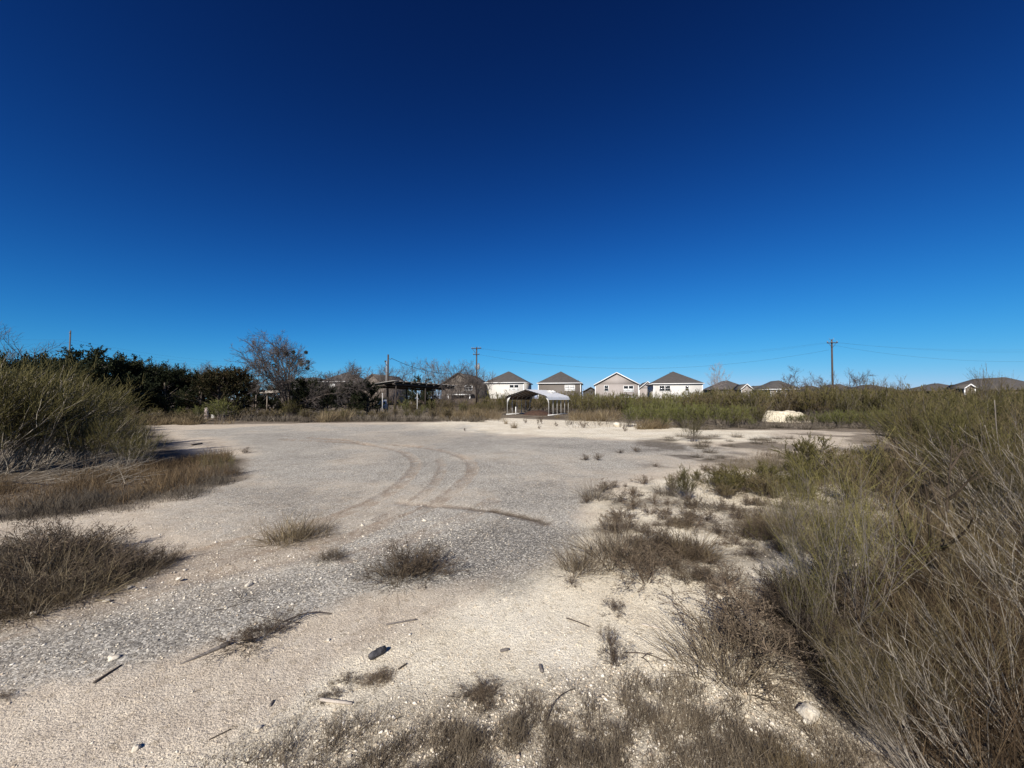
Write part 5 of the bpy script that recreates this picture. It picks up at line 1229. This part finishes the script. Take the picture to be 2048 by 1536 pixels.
for i in range(14):
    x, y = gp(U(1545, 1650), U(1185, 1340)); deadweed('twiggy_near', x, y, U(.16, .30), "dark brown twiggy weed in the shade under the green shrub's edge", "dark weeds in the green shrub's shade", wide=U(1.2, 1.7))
for i in range(22):
    x, y = gp(U(1385, 1700), U(945, 1000)); shrub('small_olive' if i % 2 else 'small_brown', x, y, U(.2, .46), "low olive bush in the loose hedge beyond the patchy ground" if i % 2 else "low brown bush in the loose hedge beyond the patchy ground",
        "low olive bushes of the loose hedge" if i % 2 else "low brown bushes of the loose hedge", wide=U(1.5, 2.1))
# many small grey weeds of the patchy ground, too alike to name
for i in range(170):
    px = U(1200, 1700); py = U(935, 1230)
    x, y = gp(px, py)
    if float(fbm(np.array([x * .9]), np.array([y * .9]), 90, 3)[0]) < .46: continue
    deadweed('twiggy' if py < 1050 else 'twiggy_near', x, y, U(.08, .26), "little grey weed scattered on the patchy cream ground before the green shrubs", "little weeds on the patchy ground", wide=U(1.1, 1.9))
for i in range(34):
    x, y = gp(U(1330, 1790), U(872, 925)); grass('grey_mid', x, y, U(.12, .28), "low grey tuft on the littered ground between the yard and the thicket", "grey tufts on littered ground", wide=U(1.4, 2.4))

# ------------------------------------------------------------------ right hand brush
rb = [('near_brown', 1615, 1140, 965, 1.0, "wispy brown shrub at the outer edge of the brush, cream ground showing through"),
      ('near_olive', 1600, 1060, 900, .9, "wispy olive shrub standing a little apart behind the wispy brown one"),
      ('near_olive', 1690, 1290, 885, 1.0, "green broom shrub with fine upright twigs at the edge of the cream ground"),
      ('near_olive', 1640, 1215, 930, 1.0, "slimmer green broom shrub behind the fine twigged one"),
      ('near_olive', 1720, 1200, 900, 1.0, "olive broom shrub between the fine twigged shrub and the black branched sapling"),
      ('near_brown', 1735, 1100, 960, 1.1, "brown broom shrub behind the black branched sapling"),
      ('near_lean', 1850, 1580, 1300, 1.15, "broom shrub with long pale stems leaning from the corner over its own shade"),
      ('near_lean', 1960, 1560, 1240, 1.15, "pale stemmed shrub leaning out of the bottom corner"),
      ('near_lean', 2060, 1500, 1180, 1.15, "pale stemmed leaning shrub at the photo edge"),
      ('near_lean', 2120, 1330, 1000, 1.2, "tall pale stemmed shrub leaning in from the photo edge"),
      ('near_lean', 2200, 1250, 880, 1.2, "grey wand shrub bending over russet grass at the photo edge"),
      ('near_olive', 2040, 1100, 830, 1.1, "dense olive broom shrub by the photo edge"),
      ('near_lean', 2150, 1120, 815, 1.2, "big leaning broom shrub crossing the photo edge"),
      ('near_olive', 1925, 985, 850, .9, "olive shrub rising out of golden grass"),
      ('near_olive', 1750, 985, 880, 1.0, "grey olive shrub where the cream ground meets the tan grass"),
      ('near_brown', 1700, 1010, 915, 1.0, "short brown shrub at the end of the cream ground"),
      ('near_olive', 1620, 1310, 1080, .8, "low green shrub casting a black shade on cream gravel"),
      ('near_olive', 1710, 1430, 1250, .9, "olive shrub tangled with pale stems near the pale block"),
      ('near_olive', 1800, 1430, 1290, .9, "green and brown tangled shrub below the black branched sapling")]
for key, px, py, tp, wd, lab in rb:
    x, y = gp(px, py); key = {'near_olive': 'small_olive', 'near_brown': 'small_brown'}.get(key, key) if py < 1060 else key; shrub(key, x, y, max(.3, hz(tp, y)), lab, rz=U(-.4, .4) if 'lean' in key or 'brown' in key else None, wide=wd)
for i in range(16):
    px = U(1850, 2250); Y = U(5.0, 9.0); x, y = dp(px, Y); k = rnd.choice(['mid_olive', 'mid_brown'])
    shrub(k, x, y, hz(U(790, 850), Y), "olive broom shrub in the dense mass beyond the tan grass" if k == 'mid_olive' else "brown broom shrub in the dense mass beyond the tan grass",
          "olive shrubs of the dense mass" if k == 'mid_olive' else "brown shrubs of the dense mass", wide=1.1)
for i in range(20):
    px = U(1800, 2200); Y = U(9, 16); x, y = dp(px, Y); k = rnd.choice(['mid_olive', 'mid_olive', 'mid_brown'])
    shrub(k, x, y, hz(U(780, 815), Y), "broom shrub deep in the thicket behind the dense mass", "shrubs deep in the thicket", wide=1.15)
# black branched sapling
def path(pxy, Y): return [(*dp(px, Y + dy)[:2], hz(py, Y + dy)) for px, py, dy in pxy]
sb = empty("dead_sapling", (*gp(1812, 1262), 0), 0, "black branched dead sapling standing up out of the brown grass", "sapling")
bx, by = gp(1812, 1262)
def loc(P): return [(x - bx, y - by, z) for x, y, z in P]
a = Acc(); a.tube(loc([(bx, by, -.05)] + path([(1820, 1225, 0), (1835, 1190, 0), (1853, 1138, 0)], by)), [.020, .019, .017, .016], 7, .1); link("trunk", a.mesh("trunk", M['weed']), sb)
limbs = [[(1853, 1138, 0), (1868, 1100, .02), (1881, 1040, .05), (1886, 990, .06), (1893, 940, .08), (1900, 880, .1)], [(1853, 1138, 0), (1850, 1100, -.05), (1846, 1040, -.1), (1845, 1000, -.12), (1840, 960, -.15)],
         [(1853, 1140, 0), (1828, 1110, .1), (1808, 1080, .14), (1790, 1030, .2), (1778, 990, .22), (1766, 960, .25)], [(1868, 1100, .02), (1890, 1085, -.1), (1920, 1060, -.2), (1935, 1035, -.3)],
         [(1886, 1000, .06), (1905, 985, 0), (1925, 965, -.05), (1938, 950, -.1)], [(1881, 1040, .05), (1866, 1010, .1), (1856, 980, .2), (1850, 950, .2)], [(1893, 940, .08), (1910, 915, .1), (1925, 890, .1)]]
a = Acc(); pts = []
for L in limbs:
    P = smooth_line(loc(path(L, by)), 4); a.tube(P, np.linspace(.012, .004, len(P)), 5, .1); pts.append(P)
r = np.random.default_rng(8)
for P in pts:
    p, d, t, i = sprout(P[None], 16, .25, 1, (20, 55), r); Q_ = grow(p, d, r.uniform(.06, .22, len(p)), 4, .12, .06, r); a.ribbons(Q_, lin(.0018, .0008, 5, len(p)), r, .5)
    p, d, t, i = sprout(Q_, 6, .2, 1, (20, 50), r); Q2 = grow(p, d, r.uniform(.02, .07, len(p)), 2, .12, .06, r); a.ribbons(Q2, lin(.001, .0006, 3, len(p)), r, .6)
link("crown", a.mesh("crown", M['weed']), sb)
x, y = gp(1950, 1000)
a = Acc(); Yk = 4.6
for L in ([(2010, 1010, 0), (1998, 930, 0), (1990, 870, 0), (1988, 800, 0)], [(1985, 960, .2), (1975, 890, .2), (1966, 850, .2)]):
    pp = path(L, Yk); a.tube([(x_ - dp(2010, Yk)[0], y_ - Yk, z_) for x_, y_, z_ in smooth_line(pp, 4)], .005, 5, .4)
tag(link("pale_stalk", a.mesh("pale_stalk", M['pale_stem']), None, (*dp(2010, Yk), 0)), "bleached bare stalks crossing the olive shrubs near the photo edge", "stalk")

# grass masses at the right and along the bottom
R1 = [gp(1620, 1420), gp(1660, 1200), gp(1720, 1060), gp(1680, 960), gp(1820, 900), (22, 11), (24, 6), (9, 2.0), (3.4, .9), (1.9, 1.1)]
def inw(P, thr=None, sc=1.0, s=3, near=None, edge=.25): return inpoly(P, thr, sc, s, edge, near, True)
R2 = [gp(1690, 1480), gp(1740, 1300), gp(1760, 1150), gp(1800, 1060), (7.5, 5.5), (9, 4.2), (6, 2.0), (3.0, 1.0), (1.9, 1.3)]
R3 = [gp(1740, 1000), gp(1780, 1110), gp(1900, 1130), (7.0, 4.6), (9, 5), (17, 9), (14, 11), gp(1700, 950)]
blades("russet_understory", 'understory', [(32000, inw(R2), .36, .0018)], 66, "russet and brown dry grass under the brush at the edge of the yard", S=3, spread=55)
blades("tan_understory", 'tan', [(15000, inw(R3, edge=.6), .70, .0034), (8000, inw(R2, .46), .40, .0013)], 67, "golden tan grass between the shrubs beyond the sapling", S=3, spread=45)
blades("grey_understory", 'understory', [(22000, inw(R1), .30, .0030)], 68, "grey dead grass under the shrubs at the edge of the yard", S=2, spread=60)
B1 = pw([(330, 1570), (520, 1450), (700, 1405), (900, 1375), (1180, 1335), (1330, 1310), (1500, 1320), (1660, 1400), (1790, 1520), (1950, 1800), (200, 1900)])
blades("dead_turf", 'turf', [(60000, inw(B1, .20, 4.0, 12, edge=.5), .040, .00115), (28000, inw(B1, .34, 2.2, 15, edge=.45), .075, .0011)], 69, "short dead grey turf over the gravel along the bottom of the photo", S=2, droop=-.05, spread=85, patch=9)
B2 = pw([(1150, 1560), (1250, 1440), (1500, 1420), (1700, 1500), (1820, 1800), (1100, 1900)])
blades("straw_turf", 'tan', [(7000, inw(B2, .45, 2.0, 18), .09, .0008)], 70, "yellow straw mixed into the dead turf near the pale block", S=3, spread=50)
for i, (px, py, h, wd) in enumerate(((700, 1368, .035, 1.9), (745, 1360, .035, 1.8), (668, 1390, .03, 1.9), (640, 1404, .03, 1.5), (960, 1400, .07, 1.3), (985, 1392, .06, 1.2), (930, 1398, .05, 1.3))):
    x, y = gp(px, py); deadweed('twiggy_near', x, y, h, "flat dark mat of dead weed on the cream gravel above the pale stick" if px < 800 else "small dark tuft of dead weed at the front of the turf, below the dark fragments",
                                "mats of dead weed" if px < 800 else "tufts before the turf", wide=wd * 2.0)
R4 = pw([(620, 1385), (680, 1335), (810, 1335), (800, 1380), (710, 1405), (650, 1430), (590, 1420)]); R5 = pw([(925, 1395), (960, 1365), (1000, 1375), (990, 1420), (940, 1430)])
blades("weed_mats", 'weed', [(5200, inw(R4, .36, 6, 3, edge=.10), .035, .0009), (2400, inw(R5, .36, 6, 3, edge=.10), .06, .0009)], 71, "flat mats of dark dead stems on the cream gravel", S=2, spread=80)

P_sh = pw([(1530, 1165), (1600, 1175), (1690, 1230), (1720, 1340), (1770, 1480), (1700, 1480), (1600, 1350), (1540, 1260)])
blades("dark_dead_stems", 'dark_weed_shade', [(15000, inw(P_sh, .25, 3, 7, edge=.18), .13, .0013)], 72, "black brown dead stems added to deepen the shade beside the green shrub", S=2, spread=75)  # dark blades laid in to deepen the black shade
P_mid = pw([(1330, 1010), (1400, 935), (1560, 900), (1780, 900), (1760, 1010), (1700, 1110), (1560, 1150), (1420, 1110)])
blades("straw_ground_cover", 'weed_grass', [(17000, inw(P_mid, .44, .9, 9, edge=.6), .13, .0020), (5000, inw(P_mid, .52, .8, 19, edge=.5), .26, .0020)], 73, "thin tan and grey dead growth between the bushes on the patchy ground", S=2, spread=65)
# ------------------------------------------------------------------ stones and wood on the ground
def mat_pebble():
    m, nt_, b = mat("pebble", .9, .2); at = N_(nt_, "ShaderNodeAttribute", attribute_name="tint")
    nt_.links.new(ramp(nt_, at.outputs["Fac"], [(0, (.13, .12, .11)), (.25, (.30, .27, .23)), (.5, (.52, .42, .31)), (.75, (.66, .58, .45)), (1, (.80, .74, .64))]), b.inputs["Base Color"]); return m
M['pebble'] = mat_pebble()
M['rock'] = plain("pale_limestone", (.74, .68, .57), (.52, .45, .35), scale=18, bump=.7, rough=.95)
OCT = np.array([(1, 0, 0), (-1, 0, 0), (0, 1, 0), (0, -1, 0), (0, 0, 1), (0, 0, -1)], float); OT = np.array([(0, 2, 4), (2, 1, 4), (1, 3, 4), (3, 0, 4), (2, 0, 5), (1, 2, 5), (3, 1, 5), (0, 3, 5)])
def pebbles(name, xy, size, tint, seed, label):
    r = np.random.default_rng(seed); n = len(xy)
    V = OCT[None] * r.uniform(.5, 1.15, (n, 6, 1)); S_ = size[:, None, None] * np.stack([r.uniform(.7, 1.3, n), r.uniform(.6, 1.1, n), r.uniform(.35, .75, n)], 1)[:, None]
    V = V * S_; a = r.uniform(0, 6.28, n)[:, None]; tl = r.normal(0, .4, n)[:, None]
    x = V[..., 0] * np.cos(a) - V[..., 1] * np.sin(a); y = V[..., 0] * np.sin(a) + V[..., 1] * np.cos(a); z = V[..., 2] + x * tl * .5
    zg = height(xy[:, 0], xy[:, 1], True); V = np.stack([x + xy[:, :1], y + xy[:, 1:], z + zg[:, None] + size[:, None] * .12], -1)
    T = (np.arange(n)[:, None, None] * 6 + OT[None]).reshape(-1, 3)
    me = new_mesh(name, V.reshape(-1, 3), T, np.repeat(tint, 6), M['pebble']); o = link(name, me); tag(o, label, None, None, 'stuff')
r = np.random.default_rng(90); n = 88000
ang = np.radians(r.uniform(-56, 52, n)); rad = 1.5 * np.exp(r.random(n) ** 1.1 * math.log(12 / 1.5)); xy = np.stack([rad * np.sin(ang), rad * np.cos(ang)], 1)
mk_ = z_masks(xy[:, 0], xy[:, 1]); k = (r.random(n) < .35 + .65 * np.maximum(mk_['gravel'], mk_['pale'])) & (mk_['litter_shade'] < .7); xy = xy[k]; rad = rad[k]; gv = mk_['gravel'][k]
size = np.clip(r.lognormal(math.log(.0030), .48, len(xy)) * (1 + rad * .08), .0016, .018)
gv = np.maximum(gv, mk_['dark'][k]); tint = np.clip(np.where(r.random(len(xy)) < gv * .85, r.beta(1.5, 2.4, len(xy)), r.beta(3, 1.6, len(xy))), 0, 1)
pebbles("gravel", xy, size, tint, 91, "loose gravel and crushed limestone over the yard")
# bands of bigger white stones along the tracks
spots = [(gp(300, 1070), .5, 260), (gp(390, 1085), .5, 260), (gp(470, 1110), .5, 240), (gp(350, 1190), .35, 160), (gp(260, 1200), .3, 120), (gp(530, 1160), .35, 200), (gp(800, 1060), .5, 330), (gp(870, 1070), .4, 260), (gp(780, 1090), .4, 200),
         (gp(560, 1100), .35, 160), (gp(600, 920), 1.2, 200), (gp(520, 1190), .25, 100), (gp(640, 1140), .3, 110), (gp(200, 1260), .3, 70), (gp(930, 1055), .4, 160), (gp(450, 1160), .25, 90), (gp(240, 1040), .7, 260), (gp(150, 1050), .5, 160)]
L = []; 
for (cx, cy), s, m in spots: L.append(np.stack([r.normal(cx, s, m), r.normal(cy, s * 1.2, m)], 1))
xy = np.concatenate(L); pebbles("white_stones", xy, np.clip(r.lognormal(math.log(.0072), .45, len(xy)), .0035, .022), np.clip(r.normal(.88, .12, len(xy)), 0, 1), 92, "scattered white stones along the wheel tracks")
n = 4200; xy = inw(B1)(n, r)[0]; pebbles("turf_stones", xy, np.clip(r.lognormal(math.log(.0075), .4, len(xy)), .003, .02), np.clip(r.normal(.8, .2, len(xy)), 0, 1), 93, "pale stones lying in the dead turf")

def rock(px, py, wpx, label, hk=.6, seed=0, m_='rock', name="rock"):
    x, y = gp(px, py); s = wpx / 2 / F * y; r = np.random.default_rng(seed + 500)
    u, v = np.meshgrid(np.linspace(0, math.pi, 9), np.linspace(0, 2 * math.pi, 14, endpoint=False), indexing='ij'); D = np.stack([np.sin(u) * np.cos(v), np.sin(u) * np.sin(v), np.cos(u)], -1)
    V = np.sign(D) * np.abs(D) ** .7
    for q in range(20):
        nrm = r.normal(size=3); nrm /= np.linalg.norm(nrm); dist = r.uniform(.45, .85); ex = (V @ nrm) - dist; V = V - np.maximum(ex, 0)[..., None] * nrm * 1.0
    V = V / np.abs(V).max() * (1 + .05 * r.normal(size=V.shape[:2] + (1,)))
    V = V * np.array([s, s * r.uniform(.65, .9), s * hk]) + np.array([0, 0, s * hk * .45]); idx = np.arange(9 * 14).reshape(9, 14)
    a = idx[:-1]; b = idx[1:]; Q = np.stack([a, b, np.roll(b, -1, 1), np.roll(a, -1, 1)], -1).reshape(-1, 4)
    o = link(name, new_mesh(name, V.reshape(-1, 3), Q, None, M[m_], False), None, (x, y, gz(x, y)), r.uniform(0, 6)); tag(o, label, "rock")
rock(1612, 1436, 46, "pale pitted limestone block among stems near the photo's bottom corner", .95, 40)
rock(1236, 852, 17, "pale boulder at the end of the bright green shrub row", .9, 2)
rock(228, 1319, 22, "half round white rock near the middle of the grey gravel, beside the thin dark stick", .45, 3)
rock(68, 1230, 18, "white rock at the edge of the tousled grass patch", .5, 4)
rock(270, 1504, 18, "white wedge rock casting a sharp shadow near the bottom edge", .8, 5)
rock(212, 1204, 13, "small white rock on the brown track below the grass patch", .5, 6)
rock(358, 1160, 13, "small white rock on the gravel above the forked twig", .5, 7)
rock(497, 1171, 20, "flat white rock before the two small tufts", .4, 8)
rock(511, 1165, 12, "white rock touching the flat one on the gravel", .5, 9)
rock(258, 1178, 12, "whitish rock at the grass patch's pointed end", .5, 10)
rock(194, 1275, 9, "single white pebble on the darkest grey gravel", .6, 11)
rock(725, 1052, 11, "white rock at the start of the stony band between the tracks", .5, 12)
rock(811, 1093, 14, "largest white rock behind the rounded brown bush", .5, 13)
rock(849, 1042, 13, "white rock on the brown soil between the wheel tracks", .4, 14)
rock(1258, 1359, 11, "bright white stone at the top of the turf", .6, 15)
rock(700, 1516, 12, "white rounded stone in the turf at the bottom edge", .6, 16)
rock(517, 1462, 16, "cream rock on the gravel at the turf's corner", .6, 17)
rock(657, 1282, 8, "small pale stone on the sand near the long branch", .6, 18)
rock(1092, 1265, 12, "flat pale stone on the cream gravel", .3, 19)
rock(452, 1218, 8, "small white stone beside the forked twig", .6, 20)

M['wood_grey'] = plain("weathered_wood", (.20, .175, .155), (.11, .095, .085), scale=30, stretch=(1, 1, 1), bump=.5)
M['wood_dark'] = plain("dark_wood", (.085, .065, .052), (.045, .036, .03), scale=25, bump=.4)
M['wood_pale'] = plain("bleached_wood", (.50, .44, .37), (.36, .31, .26), scale=30, bump=.4)
def stick(p0, p1, r0, r1, m_, label, name="stick", flat=.7, lift=.0, bend=.0, forks=(), cat="stick", k=6):
    a, b = np.array(gp(*p0)), np.array(gp(*p1)); n = 7; t = np.linspace(0, 1, n)[:, None]; P = a * (1 - t) + b * t; pd = np.array([-(b - a)[1], (b - a)[0]]); P = P + pd * bend * np.sin(t * math.pi)
    rr = np.linspace(r0, r1, n); z = height(P[:, 0], P[:, 1]) + rr * .75 + lift * np.sin(t[:, 0] * math.pi); c = P[0]
    A_ = Acc(); A_.tube(np.stack([P[:, 0] - c[0], P[:, 1] - c[1], z], 1), rr, k)
    for f0, f1, fr, bd in forks:
        a2, b2 = np.array(gp(*f0)), np.array(gp(*f1)); P2 = a2 * (1 - t) + b2 * t; P2 = P2 + np.array([-(b2 - a2)[1], (b2 - a2)[0]]) * bd * np.sin(t * math.pi)
        A_.tube(np.stack([P2[:, 0] - c[0], P2[:, 1] - c[1], height(P2[:, 0], P2[:, 1]) + fr + .004 + .02 * np.sin(t[:, 0] * math.pi)], 1), np.linspace(fr, fr * .5, n), 5)
    o = link(name, A_.mesh(name, M[m_]), None, (c[0], c[1], 0)); tag(o, label, cat)
stick((460, 1291), (360, 1331), .017, .004, 'wood_grey', "long tapering grey board splinter lying on the gravel", name="wood_splinter", cat="wood splinter")
stick((188, 1370), (243, 1333), .008, .004, 'wood_dark', "thin dark stick lying below the half round white rock")
stick((432, 1222), (500, 1201), .004, .003, 'wood_dark', "forked thin twig on the grey gravel", bend=-.08, forks=(((483, 1200), (487, 1186), .003, .0),))
stick((565, 1246), (664, 1229), .006, .003, 'wood_dark', "long dark branch running out from the tumbled weed", bend=.10, lift=.02, forks=(((600, 1249), (510, 1232), .004, .1), ((590, 1250), (662, 1232), .003, .12)))
stick((772, 1251), (833, 1240), .006, .006, 'wood_grey', "straight grey stick on the pinkish sand")
stick((1133, 1236), (1178, 1254), .005, .004, 'wood_dark', "slightly bent brown stick on the cream gravel", bend=.04)
stick((1283, 1251), (1323, 1259), .009, .006, 'wood_pale', "short bleached stick before the fan of wands")
stick((640, 1405), (704, 1412), .010, .008, 'wood_pale', "pale flat stick at the lower edge of the dark weed mat")
stick((797, 1342), (813, 1331), .006, .005, 'wood_dark', "stubby dark twig at the corner of the dark weed mat")
stick((8, 1165), (58, 1174), .006, .003, 'wood_pale', "pale straw stick lying in the tousled grass patch", lift=.06)
stick((384, 891), (404, 888), .04, .03, 'wood_dark', "short dark log on the far gravel by the leaning shrubs", cat="log", name="log")
stick((418, 1484), (462, 1463), .003, .003, 'wood_dark', "very thin dark twig near the wedge rock")
stick((1090, 1460), (1150, 1380), .003, .002, 'wood_dark', "thin twig crossing the top of the turf", lift=.02, bend=.1)
stick((1248, 1308), (1345, 1332), .004, .003, 'wood_dark', "knotty forked twig lying above the turf", bend=.15, forks=(((1282, 1318), (1310, 1350), .003, 0.), ((1285, 1320), (1308, 1312), .003, 0.)))
def chunk(px, py, l, r_, ang, m_, label, tint=.5):
    x, y = gp(px, py); A_ = Acc(); n = 6; t = np.linspace(-1, 1, n); rr = r_ * np.array([.8, 1, .95, 1.05, .98, .75]); d = (math.cos(ang), math.sin(ang))
    A_.tube([(d[0] * l / 2 * q, d[1] * l / 2 * q, r_ * .85) for q in t], rr, 8); o = link("wood_chunk", A_.mesh("wood_chunk", M[m_]), None, (x, y, gz(x, y))); tag(o, label, "wood chunk")
M['wood_char'] = plain("charred_wood", (.10, .095, .10), (.04, .038, .04), scale=35, bump=.8)
chunk(755, 1313, .115, .024, .9, 'wood_char', "dark stub of broken wood on the cream gravel, the thickest one")
chunk(1009, 1303, .060, .010, .35, 'wood_grey', "small brown wood bit on the open cream gravel")
chunk(1082, 1341, .065, .011, 1.7, 'wood_grey', "small grey wood bit pointing away, just before the turf")
chunk(543, 1413, .04, .007, 1.7, 'wood_grey', "tiny grey wood bit beside the pale flat stick")
